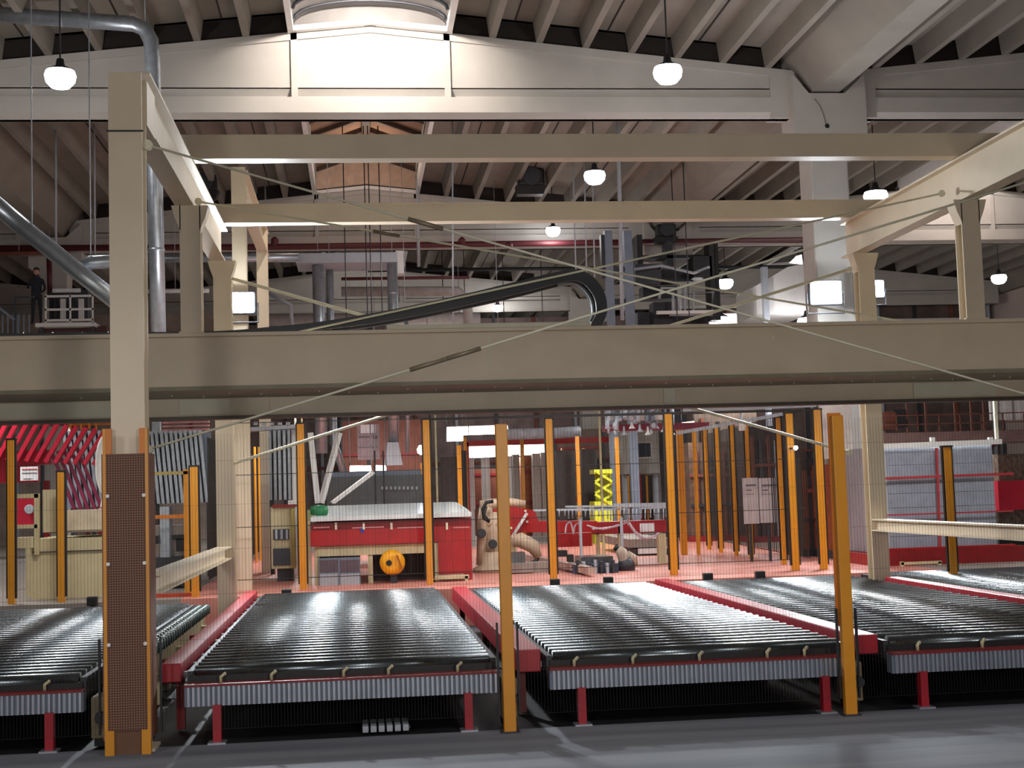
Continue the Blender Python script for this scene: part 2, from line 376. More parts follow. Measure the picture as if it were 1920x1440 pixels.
# lamp up inside the near skylight
t = thing('skylight_lamp', 'warm lamp fixed high inside the near skylight well', 'lamp', (NX, 20.2, 9.36))
MB().lathe((NX, 20.2, 9.36), [(.01, -.04), (.04, -.03), (.05, .0), (.03, .05), (.01, .15)], 18).build('lamp_bowl', GLOW, t)
MB().bar((NX, 20.2, 9.4), (NX, 20.2, 9.48), .03, .03).build('bracket', DGREY, t)
spot((NX, 20.1, 9.33), (NX, 22, 8.3), 2000, 118, .1, (1, .89, .8))
light((NX+2*HALF, 32.2, 9.3), 600, .12, (1, .9, .84))
light((NX, 20.9, 9.2), 14, .1); light((NX, 31.5, 9.3), 90, .12, (1, .8, .65)); light((NX, 43.5, 9.3), 120, .1)
def floodlight(px, py, Y, s, label, power, target, col=(.88, .95, 1)):
    p = W(px, py, Y); t = thing('floodlight', label, 'floodlight', p, 'floodlights on the frame')
    MB().bev(p.x-s, p.y+.02, p.z-s*.75, p.x+s, p.y+.14, p.z+s*.75, .02).build('housing', DGREY, t)
    MB().bev(p.x-s*.9, p.y-.01, p.z-s*.65, p.x+s*.9, p.y+.02, p.z+s*.65, .01).build('lens', GLOWF, t)
    mb = MB().tube([(p.x-s-.03, p.y+.07, p.z), (p.x-s-.03, p.y+.07, p.z-s-.06), (p.x+s+.03, p.y+.07, p.z-s-.06), (p.x+s+.03, p.y+.07, p.z)], .012, 6)
    mb.build('yoke', DGREY, t)
    q = (p.x, p.y+.14, p.z) if px < 1600 else (8.14, 21.5, p.z)
    MB().bar((p.x, p.y+.1, p.z), (q[0], q[1]+.12, p.z), .05, .05).build('bracket_arm', DGREY, t)
    spot((p.x, p.y-.08, p.z), target, power, 130, s*.6, col)
floodlight(450, 567, 18.55, .2, 'bright white floodlight between the cream columns left of centre', 5000, (1.0, 9, .5))
floodlight(1550, 548, 21.3, .27, 'very bright floodlight in front of the white concrete column', 2200, (3.5, 10, .5))
floodlight(1637, 541, 21.4, .2, 'bright floodlight right of the slim cream column', 3500, (5.5, 9, 1))
bay_lamp(367, 567, 19, .07, 'small glowing lamp behind the second cream column', 120, 5.5)
light(W(1530, 560, 21.25), 220, .15, (.85, .93, 1))  # unseen light added to brighten the column face

# ================================================================== CREAM STEEL FRAME
def hcol(t, x, y, z0, z1, wd=.21, dp=.2):
    fl = MB().box(x-wd/2, y-dp/2, z0, x+wd/2, y-dp/2+.018, z1); fl.build('front_flange', CREAM, t)
    MB().box(x-wd/2, y+dp/2-.018, z0, x+wd/2, y+dp/2, z1).build('rear_flange', CREAM, t)
    MB().box(x-.006, y-dp/2+.018, z0, x+.006, y+dp/2-.018, z1).build('web', CREAM, t)
XL, XR = -1.54, 6.06; YA, YB, YC = 9.72, 13.0, 16.05
ZBB, ZBT = 4.38, 4.81
t = thing('steel_column', 'tall cream steel column in the left foreground rising above the girder', 'column', (XL, YA, 0), 'cream frame columns')
hcol(t, XL, YA, 0, 4.62, .225, .2)
MB().box(XL-.16, YA-.14, 0, XL+.16, YA+.14, .02).build('base_plate', CREAM, t)
MB().box(XL-.06, YA+.1, 4.3, XL+.12, YA+.5, 4.62).build('top_plate', CREAM, t)
for s in (0,): MB().box(XL-.125, YA-.115, 4.2, XL+.125, YA-.1, 4.21).build('splice', DGREY, t)
# depth beams
def depth_beam(x, label, y0, y1, zb, zt, wd=.17):
    t = thing('side_beam', label, 'beam', (x, (y0+y1)/2, zb), 'cream side beams')
    MB().box(x-.01, y0, zb+.018, x+.01, y1, zt-.018).build('web', CREAM, t)
    MB().box(x-wd/2, y0, zb, x+wd/2, y1, zb+.018).build('lower_flange', CREAM, t)
    MB().box(x-wd/2, y0, zt-.018, x+wd/2, y1, zt).build('upper_flange', CREAM, t)
    return t
depth_beam(XL, 'cream side beam running back from the tall left column top', YA+.5, YC+.3, ZBB, ZBT)
depth_beam(XR, 'cream side beam sloping into the picture at the upper right', 9.0, YC+.3, ZBB, ZBT)
def xbeam(y, x0, x1, zb, zt, label):
    t = thing('cross_beam', label, 'beam', ((x0+x1)/2, y, zb), 'cream crossbeams')
    MB().box(x0, y-.09, zb, x1, y+.09, zb+.016).build('lower_flange', CREAM, t)
    MB().box(x0, y-.09, zt-.016, x1, y+.09, zt).build('upper_flange', CREAM, t)
    MB().box(x0, y-.085, zb+.016, x1, y-.07, zt-.016).build('web', CREAM, t)
    return t
xbeam(YB, XL-.05, 7.3, 4.815, 5.045, 'long upper cream crossbeam, nearest of the two below the roof')
xbeam(YC, XL-.05, 6.5, 4.815, 5.035, 'lower cream crossbeam, the rear one of the two')
for x, y, z0, lab in ((XL+.05, YB, 3.19, 'short cream column on the girder just right of the tall left column'),
                     (XR, YB, 3.19, 'short cream column with flared head on the girder at the right')):
    t = thing('steel_column', lab, 'column', (x, y, z0), 'cream frame columns')
    hcol(t, x, y, z0, 4.38, .19, .17)
    MB().box(x-.11, y-.1, z0, x+.11, y+.1, z0+.015).build('base_plate', CREAM, t)
    for s in (-1, 1):
        MB().prism([(x+s*.085, 4.38), (x+s*.085, 4.14), (x+s*.14, 4.27), (x+s*.17, 4.38)], y-.085, y+.085).build('head_gusset', CREAM, t)
for x, lab in ((XL, 'slim cream column behind the girder left of the roller beds'), (XR, 'cream column behind the girder at the right beside the grey cabinet')):
    x += .03 if x > 0 else 0
    t = thing('steel_column', lab, 'column', (x+.05, YC, 0), 'cream frame columns')
    hcol(t, x+.05, YC, 0, 4.38, .2, .19)
    MB().box(x-.06, YC-.13, 0, x+.16, YC+.13, .3).build('plinth', mat('plinth_concrete', (140, 132, 120), .8), t)
    for s in (-1, 1):
        MB().prism([(x+.05+s*.09, 4.38), (x+.05+s*.09, 4.16), (x+.05+s*.13, 4.27), (x+.05+s*.16, 4.38)], YC-.09, YC+.09).build('head_gusset', CREAM, t)
# rear taller frame D, E
for px, Y, wd, lab in ((451, 18.9, .19, 'cream column of the rear frame beside the floodlight'), (493, 23.2, .18, 'thinner cream column of the rear frame, right of the floodlight')):
    p = W(px, 560, Y); t = thing('steel_column', lab, 'column', (p.x, Y, .45), 'cream rear frame columns')
    hcol(t, p.x, Y, .45, 6.15, wd, .18)
pD = W(451, 305, 18.9); depth_beam(pD.x, 'high cream side beam of the rear frame above the floodlight', 18.9+.1, 23.6, 5.75, 6.15, .17)
# big girder
t = thing('crane_girder', 'big cream steel girder crossing the whole picture at mid height', 'girder', (1.5, YB, 2.4))
GX0, GX1 = -6, 9.2
MB().box(GX0, YB-.02, 2.70, GX1, YB, 3.161).build('web', CREAM, t)
MB().bev(GX0, YB-.10, 3.156, GX1, YB+.14, 3.19, .004).build('upper_flange', CREAM, t)
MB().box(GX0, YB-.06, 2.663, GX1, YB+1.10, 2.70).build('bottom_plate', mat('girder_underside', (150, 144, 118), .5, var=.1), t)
MB().box(GX0, YB+1.0, 2.484, GX1, YB+1.03, 2.663).build('rear_web', CREAM, t)
MB().box(GX0, YB+.92, 2.45, GX1, YB+1.12, 2.484).build('rear_flange', mat('girder_rail', (96, 86, 76), .5, .3), t)
p = W(918, 680, YB-.03); MB().box(p.x-.012, YB-.03, 2.78, p.x+.008, YB-.02, 3.15).build('joint_strip', CREAM2, t)
mb = MB()
for i in range(34):
    x = -2.4+i*.26; mb.lathe((x*1.08, YB+.5+.2*math.sin(i*2.1), 2.66), [(.008, -.008), (.01, 0), (.01, .006)], 8)
mb.build('bolts', CREAM2, t, 'stuff')
for px, wd in ((535, .3), (100, 1.1), (1255, .12), (1790, .9), (385, .5)):
    p = W(px, 765, YB+1.0); MB().box(p.x-wd/2, YB+.97, 2.50, p.x+wd/2, YB+1.0, 2.65).build('clip_plate', CREAM2 if px != 535 else CREAM, t)
# shelf plate on the girder
p0, p1 = W(725, 620, YB-.05), W(1108, 622, YB-.05)
tag(MB().bev(p0.x, YB-.08, 3.191, p1.x, YB+.1, 3.237, .006).build('chain_tray', CREAM2), 'long pale tray lying on top of the girder under the cable chain', 'tray')
# energy chain
t = thing('cable_chain', 'black energy chain arching up and curling over on the girder', 'cable chain', W(1125, 610, YB+.35))
pts = [(-40, 628), (200, 626), (400, 625), (520, 618), (600, 611), (700, 597), (800, 578), (900, 556), (980, 537), (1040, 522), (1075, 516), (1100, 524), (1119, 545), (1127, 568), (1126, 592), (1112, 618)]
th = [5, 5, 7, 12, 15, 19, 21, 22, 23, 22, 22, 22, 22, 21, 20, 18]
def catm(P, n=4):
    out = []
    for i in range(len(P)-1):
        a, b, c, d = P[max(i-1, 0)], P[i], P[i+1], P[min(i+2, len(P)-1)]
        for k in range(n):
            u = k/n; out.append(tuple(.5*((2*b[j])+(-a[j]+c[j])*u+(2*a[j]-5*b[j]+4*c[j]-d[j])*u*u+(-a[j]+3*b[j]-3*c[j]+d[j])*u**3) for j in range(len(a))))
    out.append(P[-1]); return out
YCH = YB+.4
P3 = catm([(*W(x, y, YCH), h*YCH/2600) for (x, y), h in zip(pts, th)], 5)
def ribbon(mb, P, y0, y1, off=0.0, thk=None):
    n = len(P); vs = []
    for i, q in enumerate(P):
        a, b = P[max(i-1, 0)], P[min(i+1, n-1)]; d = Vector((b[0]-a[0], 0, b[2]-a[2])).normalized(); u = Vector((-d.z, 0, d.x))
        c = Vector((q[0], 0, q[2]))+u*off; h = (thk or q[3])/2
        for yy in (y0, y1):
            for s in (-1, 1): vs.append((c.x+u.x*s*h, yy, c.z+u.z*s*h))
    fs = []
    for i in range(n-1):
        a = i*4; b = a+4
        fs += [(a, b, b+1, a+1), (a+2, a+3, b+3, b+2), (a+1, b+1, b+3, a+3), (a, a+2, b+2, b)]
    fs += [(0, 1, 3, 2), ((n-1)*4, (n-1)*4+2, (n-1)*4+3, (n-1)*4+1)]
    return mb._add(vs, fs)
ribbon(MB(), P3, YCH-.02, YCH+.02).build('link_band', CHAINM, t)
ribbon(MB(), P3, YCH+.26, YCH+.30).build('link_band', CHAINM, t)
mb = MB()
for i in range(0, len(P3)-1, 1):
    q = P3[i]; mb.box(q[0]-.012, YCH, q[2]-.02, q[0]+.012, YCH+.28, q[2]+.02)
mb.build('cross_bars', CHAINM, t)
ribbon(MB(), P3[30:58], YCH+.10, YCH+.16, .0, .03).build('cable', mat('grey_cable', (120, 128, 136), .5), t)
ribbon(MB(), P3[46:], YCH+.18, YCH+.22, -.05, .022).build('cable', mat('grey_cable', (120, 128, 136), .5), t)
# bracing rods
def rod(a, b, label, r=.011, tb=None, mt=None):
    t = thing('bracing_rod', label, 'rod', (Vector(a)+Vector(b))/2, 'diagonal bracing rods')
    MB().tube([a, b], r, 8).build('rod', mt or CREAM2, t)
    a, b = Vector(a), Vector(b)
    if tb:
        for f0 in tb:
            d = (b-a).normalized(); c = a+(b-a)*f0; MB().tube([c-d*.13, c+d*.13], r*2, 8).build('turnbuckle', mat('turnbuckle_steel', (150, 136, 112), .45, .3), t)
    for q in (a, b): MB().tube([q-Vector((0, .02, 0)), q+Vector((0, .02, 0))], .035, 10).build('end_pin', CREAM2, t)
    return t
yP = YA+.02
rod(W(277, 272, yP), W(2120, 795, yP), 'thin bracing rod falling from the tall left column top to the lower right', .0085, (.27,))
rod(W(277, 843, yP), W(2120, 282, yP), 'thin bracing rod rising from the left column across the girder to the upper right', .0085, (.265, .3))
rod(W(372, 378, YB+.2), W(1783, 618, YB+.2), 'bracing rod above the girder falling from left crossbeam to right short column', .010, (.24,))
rod(W(362, 665, YB+.24), W(1765, 363, YB+.24), 'bracing rod above the girder rising to the right short column head', .010)
rod(W(428, 872, YC-.02), W(1592, 505, YC-.02), 'pale rear bracing rod rising right behind the girder', .018)
rod(W(1592, 848, YC+.02), W(420, 518, YC+.02), 'pale rear bracing rod falling right behind the girder', .018)
# low side rails
for x, y0, z, lab in ((XL+.03, 10.4, 1.06, 'low cream side rail left of the first roller bed'), (XR+.05, 9.9, 1.12, 'low cream side rail in front of the grey cabinet')):
    t = thing('side_rail', lab, 'rail', (x, 13, z-.06), 'low cream side rails')
    MB().box(x-.08, y0, z-.07, x+.08, YC-.1, z-.055).build('lower_flange', CREAM, t)
    MB().box(x-.08, y0, z+.055, x+.08, YC-.1, z+.07).build('upper_flange', CREAM, t)
    MB().box(x-.01, y0, z-.055, x+.01, YC-.1, z+.055).build('web', CREAM, t)
# guard on tall column
t = thing('column_guard', 'orange framed brown perforated guard wrapped round the tall left column', 'guard', (XL, 9.56, 0))
for s in (-1, 1): MB().box(XL+s*.138-.010, 9.50, .16, XL+s*.138+.010, 9.54, 2.15).box(XL+s*.118-.03, 9.50, 0, XL+s*.118+.03, 9.54, .16).build('guard_post', YEL, t)
MB().box(XL-.128, 9.51, .16, XL+.128, 9.52, 1.98).build('perforated_panel', PERF, t)
MB().box(XL-.148, 9.505, 1.98, XL-.09, 9.53, 2.15).build('top_plate', ORG, t); MB().box(XL+.09, 9.505, 1.98, XL+.148, 9.53, 2.15).build('top_plate', ORG, t)
MB().box(XL-.125, 9.525, .0, XL+.125, 9.535, .22).build('lower_plate', mat('guard_brown', (110, 74, 52), .6), t)
for s in (-1, 1):
    MB().box(XL+s*.152-.004, 9.5, .1, XL+s*.152+.004, 9.75, 1.98).build('side_panel', PERF, t)
    for z in (.72, 1.25, 1.7): MB().lathe((XL+s*.118, 9.5, z), [(.012, -.006), (.014, 0), (.012, .004)], 8, 'y').build('clip', WHITE, t)

# ================================================================== NEAR FENCE
def yellow_post(x, y, z0, z1, label, wd=.085, dp=.06, grp='near fence posts'):
    t = thing('fence_post', label, 'fence post', (x, y, z0), grp)
    MB().bev(x-wd/2, y-dp/2, z0, x+wd/2, y+dp/2, z1, .006).build('post', YEL, t)
    MB().box(x-wd*.75, y-dp*.75, z0, x+wd*.75, y+dp*.75, z0+.012).build('foot_plate', DGREY, t)
    return t
yF = 9.62
fx = (1.0, 3.42)
yellow_post(fx[0], yF, 0, 2.12, 'near yellow fence post standing between the first and second roller beds')
t = yellow_post(fx[1], yF, 0, 2.12, 'near yellow fence post with orange plate in front of the cream column')
a = W(1562, 790, yF+.05); MB().prism([(fx[1]-.06, .62), (fx[1]+.055, .62), (fx[1]+.045, 2.14), (fx[1]-.05, 2.14)], yF+.035, yF+.05).build('side_plate', ORG, t)
def net(x0, x1, y, z0, z1, label, grp, px=.022, pz=.3, r=.0006, bars=True):
    t = thing('wire_fence', label, 'fence', ((x0+x1)/2, y, z0), grp)
    mb = MB(); x = x0
    while x <= x1: mb.box(x-r, y-r, z0, x+r, y+r, z1); x += px
    z = z0
    while z <= z1+.001: mb.box(x0, y-r, z-r, x1, y+r, z+r); z += pz
    mb.build('wire_mesh', DKNET, t)
    if bars:
        for x in (x0, x1): MB().box(x-.007, y-.012, z0, x+.007, y+.012, .75).build('edge_bar', BLK, t)
    return t
net(XL+.2, fx[0]-.07, yF, .12, 2.1, 'near wire fence panel in front of the first roller bed', 'near fence panels')
net(fx[0]+.07, fx[1]-.07, yF, .12, 2.1, 'near wire fence panel in front of the middle roller bed', 'near fence panels')
net(fx[1]+.07, 5.9, yF, .12, 2.1, 'near wire fence panel in front of the right roller beds', 'near fence panels')
net(-4.1, XL-.2, yF, .12, 2.1, 'near wire fence panel left of the tall cream column', 'near fence panels')

# ================================================================== ROLLER CONVEYORS
def conveyor(x0, x1, lab, y0=9.95, y1=17.1, zt=.5):
    cxm = (x0+x1)/2; t = thing('roller_conveyor', lab, 'conveyor', (cxm, y0, 0), 'roller conveyors')
    r = .066; n = int((y1-y0)/.2)
    proto = MB().lathe((x0+.03, y0+.06, zt-r), [(.012, -.03), (.012, 0), (r, .001), (r, x1-x0-.06), (.012, x1-x0-.059), (.012, x1-x0-.03)], 16, 'x').build('roller', STEEL, t)
    for i in range(1, n):
        o = proto.copy(); C.objects.link(o); o.parent = t; o.location = (0, i*.2, 0)
    for s, x in ((-1, x0), (1, x1)):
        MB().box(x-.02, y0, zt-.16, x+.02, y1, zt-.03).build('side_frame', DGREY, t)
    MB().box(x0, y0+.05, zt-.2, x1, y1, zt-.17).build('bed_plate', BLK, t)
    MB().box(x0, y0-.03, zt-.21, x1, y0, zt-.06).build('front_apron', BLK, t)
    # front trough
    yt = 9.78
    MB().box(x0-.02, yt, .385, x1+.02, yt+.12, .40).build('red_channel', REDD, t)
    MB().box(x0-.02, yt+.02, .25, x1+.02, yt+.12, .385).build('trough', GREYB, t)
    mb = MB(); x = x0
    while x < x1: mb.box(x, yt, .252, x+.017, yt+.02, .383); x += .034
    mb.build('trough_ribs', ALU, t)
    for x in (x0+.2, x1-.2): 
        MB().box(x-.028, yt-.02, 0, x+.028, yt+.05, .26).build('leg', RAILR, t)
        MB().box(x-.06, yt-.06, 0, x+.06, yt+.07, .012).build('foot_plate', ALU, t)
    for x in (x0+.2, x1-.2, cxm): MB().box(x-.04, 15, 0, x+.04, 15.08, .3).build('rear_leg', DGREY, t)
    for k in range(5):
        x = x0+.25+k*(x1-x0-.5)/4+random.uniform(-.1, .1)
        MB().tube([(x, yt+.06, .40), (x, yt+.06, .44), (x+.03, yt+.08, .46)], .012, 6).build('air_fitting', BEIGE, t)
    MB().box(x0, 12, 0.0, x1, 12.05, .3).build('dark_backing', BLK, t)  # black sheet added to darken the void under the rollers
    return t
conveyor(-4.05, -1.9, 'roller conveyor at the far left behind the tall cream column', 9.9, 16.3)
conveyor(-1.19, .93, 'first full roller conveyor, left of the middle red rail', 9.98, 17.4)
conveyor(1.33, 3.5, 'middle roller conveyor between the two yellow near posts', 9.95, 16.95)
conveyor(3.83, 5.98, 'right roller conveyor between the third and fourth red rails', 9.95, 16.9)
conveyor(6.32, 8.4, 'roller conveyor cut off by the right edge of the picture')
def red_rail(x0, x1, y0, y1, z0, z1, lab, wide=None):
    t = thing('guide_rail', lab, 'rail', ((x0+x1)/2, y0, z0), 'red guide rails')
    MB().bev(x0, y0, z0, x1, y1, z1, .008).build('rail', RAILR, t)
    n = 14
    for i in range(n):
        y = y0+.2+i*(y1-y0-.4)/(n-1)
        MB().box(x1, y-.03, z0+.01, x1+.03, y+.03, z0+.05).build('bracket', LGREY, t)
    for yy in (y0+.5, (y0+y1)/2, y1-.5): MB().box((x0+x1)/2-.03, yy, 0, (x0+x1)/2+.03, yy+.06, z0).build('support', REDD, t)
    return t
red_rail(-1.385, -1.25, 9.95, 17.4, .40, .53, 'red guide rail along the left side of the first full roller bed')
red_rail(1.10, 1.27, 9.95, 16.9, .36, .52, 'thick red guide rail with pale top right of the first roller bed')
red_rail(3.6, 3.77, 9.95, 16.9, .38, .52, 'red guide rail between the middle and right roller beds')
red_rail(6.07, 6.23, 9.95, 15.7, .40, .52, 'red guide rail at the far right edge')
# beige drive frame with pulleys between left conveyors
t = thing('drive_frame', 'beige drive frame with dark pulleys along the left conveyor', 'drive frame', (-1.75, 10, 0))
MB().bev(-1.78, 9.95, .12, -1.72, 15.8, .40, .01).build('side_plate', BEIGE, t)
mb = None
pr = MB().lathe((-1.70, 10.1, .46), [(.02, -.1), (.05, -.1), (.05, -.04), (.03, -.03), (.05, -.02), (.05, .05), (.02, .05)], 14, 'x').build('pulley', mat('pulley_green', (40, 62, 58), .4, .3), t)
for i in range(1, 37):
    o = pr.copy(); C.objects.link(o); o.parent = t; o.location = (0, i*.155, 0)
for i in range(6):
    y = 10.2+i*1.05
    MB().box(-1.72, y, .1, -1.60, y+.12, .3).build('bracket', BEIGE if i % 2 else REDD, t)
    MB().box(-1.76, y+.4, 0, -1.70, y+.5, .14).build('leg', BEIGE, t)
t = thing('junction_box', 'small pale junction box between tall column and red rail', 'box', (-1.5, 10.3, 0)); MB().bev(-1.55, 10.3, .2, -1.44, 10.4, .36, .01).build('box', BEIGE, t); MB().box(-1.51, 10.33, 0, -1.48, 10.37, .2).build('stand', BEIGE, t)
for x, lab in ((1.03, 'beige motor housing under the red rail beside the first near post'), (3.55, 'beige motor housing under the red rail beside the orange plated post'), (-1.78, 'dull beige housing low beside the tall left column')):
    t = thing('motor_housing', lab, 'housing', (x, 9.8, 0), 'low motor housings')
    MB().bev(x-.06, 9.84, .06, x+.05, 10.1, .34, .01).build('housing', mat('grimy_beige', (150, 134, 104), .6, var=.25, scale=10), t)
    MB().lathe((x+.01, 9.83, .2), [(.04, -.03), (.045, 0), (.045, .02)], 14, 'y').build('shaft_cover', DGREY, t)
    MB().box(x-.05, 9.9, 0, x+.04, 10.05, .06).build('foot', BLK, t)
# edge sensors on the platform front
for i, (px, lab) in enumerate(((537, 'beside the yellow fence post left of the press'), (1040, 'under the middle tall yellow post'), (1140, 'in front of the blue steel base'), (1327, 'right of the tall yellow post'), (1425, 'left of the two right posts'), (173, 'in front of the beige cabinet'))):
    p = W(px, 1088, 17.5); t = thing('sensor_block', 'small black sensor block on the ledge '+lab, 'sensor', (p.x, 17.5, .0), 'black sensor blocks')
    MB().bev(p.x-.06, 17.44, .42, p.x+.06, 17.54, .53, .01).build('sensor', BLK, t); MB().box(p.x-.02, 17.48, 0, p.x+.02, 17.52, .42).build('stand', DGREY, t)

# ================================================================== REAR FENCE
def rpost(px, base, top, wd, lab, grp='rear fence posts', mt=None, Y=None, black=True):
    if Y is None: Y = WZ(px, base, .45).y
    p = W(px, base, Y); z1 = W(px, top, Y).z
    t = thing('fence_post', lab, 'fence post', (p.x, Y, .45), grp)
    h = wd*Y/2600/2
    MB().bev(p.x-h, Y-.04, .45, p.x+h, Y+.04, z1, .005).build('post', mt or YEL, t)
    if black:
        MB().box(p.x-h-.018, Y-.025, .52, p.x-h, Y+.025, z1).build('edge_profile', BLK, t)
        MB().box(p.x+h, Y-.025, .52, p.x+h+.022, Y+.025, z1).build('edge_profile', BLK, t)
        MB().box(p.x-h-.018, Y-.045, z1, p.x+h+.022, Y+.045, z1+.02).build('cap', BLK, t)
    return t
YR = 18.6
rpost(569, 1098, 795, 13, 'tall yellow black-edged fence post left of the white topped red machine', Y=YR)
rpost(806, 1090, 787, 12, 'tall yellow black-edged fence post in front of the white topped red machine', Y=YR)
rpost(1038, 1085, 785, 13, 'tall yellow black-edged fence post in front of the red arm', Y=YR)
rpost(1264, 1085, 776, 14, 'tall yellow black-edged fence post right of the red arm', Y=YR)
rpost(1492, 1076, 775, 14, 'tall yellow fence post, left one of the pair before the cream column', Y=YR)
rpost(1545, 1076, 768, 14, 'tall yellow fence post, right one of the pair before the cream column', Y=YR)
rpost(1787, 1080, 838, 15, 'yellow black-edged fence post in front of the grey cabinet', Y=WZ(1795, 1082, .45).y)
rpost(116, 1135, 885, 12, 'yellow post in front of the beige cabinet at left', Y=17.9)
rpost(22, 1130, 825, 12, 'yellow post at the left edge before the red truss', Y=17.9)
rpost(367, 1125, 875, 14, 'yellow post left of the slim cream column', Y=17.9)
for i, (px, b, tp, wd) in enumerate(((1283, 1040, 806, 12), (1310, 1040, 805, 6), (1330, 1030, 803, 7), (1352, 1036, 799, 7), (1381, 1042, 794, 7), (1409, 1048, 788, 8), (1470, 1058, 783, 9))):
    rpost(px, b, tp, wd, f'yellow post of the receding right fence row, {["farthest", "sixth", "fifth", "fourth", "third", "second", "nearest"][i]} from the camera', 'right fence row posts', black=i > 1)
for i, (px, b, tp, wd) in enumerate(((455, 1070, 835, 6), (468, 1062, 830, 6), (481, 1055, 838, 4), (489, 1050, 838, 4))):
    rpost(px, b, tp, wd, f'thin yellow post of the dark left fence row, {["nearest", "second", "third", "farthest"][i]} from the camera', 'left fence row posts', black=False)
for i, (px, tp, Y, wd) in enumerate(((793, 868, 27, 5), (863, 835, 30, 8), (875, 820, 33, 6), (982, 822, 34, 7), (1086, 818, 30, 7), (1110, 845, 34, 4), (1160, 820, 30, 7), (1179, 892, 36, 3), (1196, 892, 36, 3), (1214, 892, 36, 3), (1228, 892, 36, 3), (1242, 892, 36, 3), (1057, 840, 34, 3), (1098, 840, 33, 4), (843, 862, 33, 3), (832, 865, 34, 3))):
    p = W(px, 940, Y); z1 = W(px, tp, Y).z; h = wd*Y/5200
    t = thing('fence_post', f'far yellow fence post behind the machines, {["first", "second", "third", "fourth", "fifth", "sixth", "seventh", "eighth", "ninth", "tenth", "eleventh", "twelfth", "thirteenth", "fourteenth", "fifteenth", "sixteenth"][sorted([793,863,875,982,1086,1110,1160,1179,1196,1214,1228,1242,1057,1098,843,832]).index(px)]} from the left', 'fence post', (p.x, Y, .45), 'far fence posts')
    MB().box(p.x-h, Y-.03, .45, p.x+h, Y+.03, z1).build('post', YEL, t)
def rnet(p0, p1, tp0, tp1, lab, mt=None, pitch=.09, hz=3, r=.0011, z0=.6):
    # p0,p1: (x,y) ground points
    a, b = Vector((p0[0], p0[1], 0)), Vector((p1[0], p1[1], 0)); L = (b-a).length; n = max(2, int(L/pitch)); d = (b-a)/n
    t = thing('wire_fence', lab, 'fence', ((a.x+b.x)/2, (a.y+b.y)/2, .45), 'rear fence panels'); mb = MB()
    for i in range(n+1):
        q = a+d*i; zt = tp0+(tp1-tp0)*i/n; mb.box(q.x-r, q.y-r, z0, q.x+r, q.y+r, zt)
    for k in range(hz+1):
        f = k/hz; mb.bar((a.x, a.y, z0+(tp0-z0)*f), (b.x, b.y, z0+(tp1-z0)*f), .009, .009)
    mb.build('wire_mesh', mt or DKNET, t); return t
zp = lambda px, py, Y: W(px, py, Y)
def xpos(px, Y=YR): return W(px, 930, Y).x
for a, b, lab in ((569, 806, 'rear wire panel in front of the white topped machine'), (806, 1038, 'rear wire panel before the beige robot'), (1038, 1264, 'rear wire panel before the suction frame'), (1264, 1492, 'rear wire panel before the receding yellow posts'), (430, 569, 'rear wire panel before the grey louvres')):
    rnet((xpos(a), YR), (xpos(b), YR), 2.66, 2.66, lab)
# dark mesh bodies of receding rows
rnet((6.2, 18.8), (6.85, 27), 2.65, 2.65, 'dark mesh of the receding right fence row', pitch=.12, r=.006)
rnet((-2.0, 19.0), (-2.0, 30), 2.5, 2.5, 'dense dark mesh of the receding left fence row', pitch=.04, r=.006)
def dense(pxa, pxb, tp, bt, Y, lab):
    a, b = W(pxa, tp, Y), W(pxb, bt, Y); t = thing('dark_screen_panel', lab, 'screen', ((a.x+b.x)/2, Y, .45), 'dark mesh screens')
    MB().box(a.x, Y-.01, .45, b.x, Y+.01, a.z).build('mesh_sheet', mat('dark_mesh_sheet', (52, 42, 38), .7, var=.25, scale=8), t)
    for x in (a.x, b.x): MB().box(x-.02, Y-.02, .45, x+.02, Y+.02, a.z).build('edge', BLK, t)
dense(827, 858, 857, 960, 31, 'dark mesh screen behind the white topped machine'); dense(866, 876, 845, 960, 31.5, 'narrow dark screen right of a far yellow post')
dense(1042, 1078, 845, 950, 31, 'dark mesh screen behind the middle tall yellow post'); dense(1090, 1118, 842, 950, 31.5, 'dark mesh screen left of the lime scissor lift')
dense(1170, 1255, 892, 950, 37, 'low dark mesh screen under the grey control cabin')
dense(1120, 1135, 860, 950, 33, 'slim dark screen behind the lime lift')

# ================================================================== MACHINES ON THE PLATFORM
ZP = .45
def bx(mb, px0, py0, px1, py1, Y, d):      # box whose front face covers a picture rectangle at depth Y
    cx_, cy_ = (px0+px1)/2, (py0+py1)/2
    return mb.box(W(px0, cy_, Y).x, Y, W(cx_, py1, Y).z, W(px1, cy_, Y).x, Y+d, W(cx_, py0, Y).z)
# white-topped press
t = thing('press_machine', 'red machine with white slab table, beige frame and amber motor', 'machine', (0, 19.4, ZP))
Y0 = 19.3
a, b = W(582, 975, Y0), W(884, 975, Y0); zt = W(700, 962, Y0).z
t.location = ((a.x+b.x)/2, Y0+1.5, ZP)
xa, xb = a.x, b.x
n = 10; vs = []
mb = MB()
for i in range(n):      # slightly crowned slab table
    y_a, y_b = Y0-.05+i*.32, Y0-.05+(i+1)*.32; za = zt-.03+.14*math.sin(i/n*1.2); zb2 = zt-.03+.14*math.sin((i+1)/n*1.2)
    mb._add([(xa, y_a, za), (xb, y_a, za), (xb-.05, y_b, zb2), (xa+.05, y_b, zb2), (xa, y_a, za-.06), (xb, y_a, za-.06), (xb-.05, y_b, zb2-.06), (xa+.05, y_b, zb2-.06)], [(0, 1, 2, 3), (4, 7, 6, 5), (0, 4, 5, 1), (3, 2, 6, 7), (0, 3, 7, 4), (1, 5, 6, 2)])
mb.build('slab_table', SLABW, t)
mb = MB(); bx(mb, 584, 976, 884, 992, Y0+.02, 3); mb.build('dark_ledge', REDD, t)
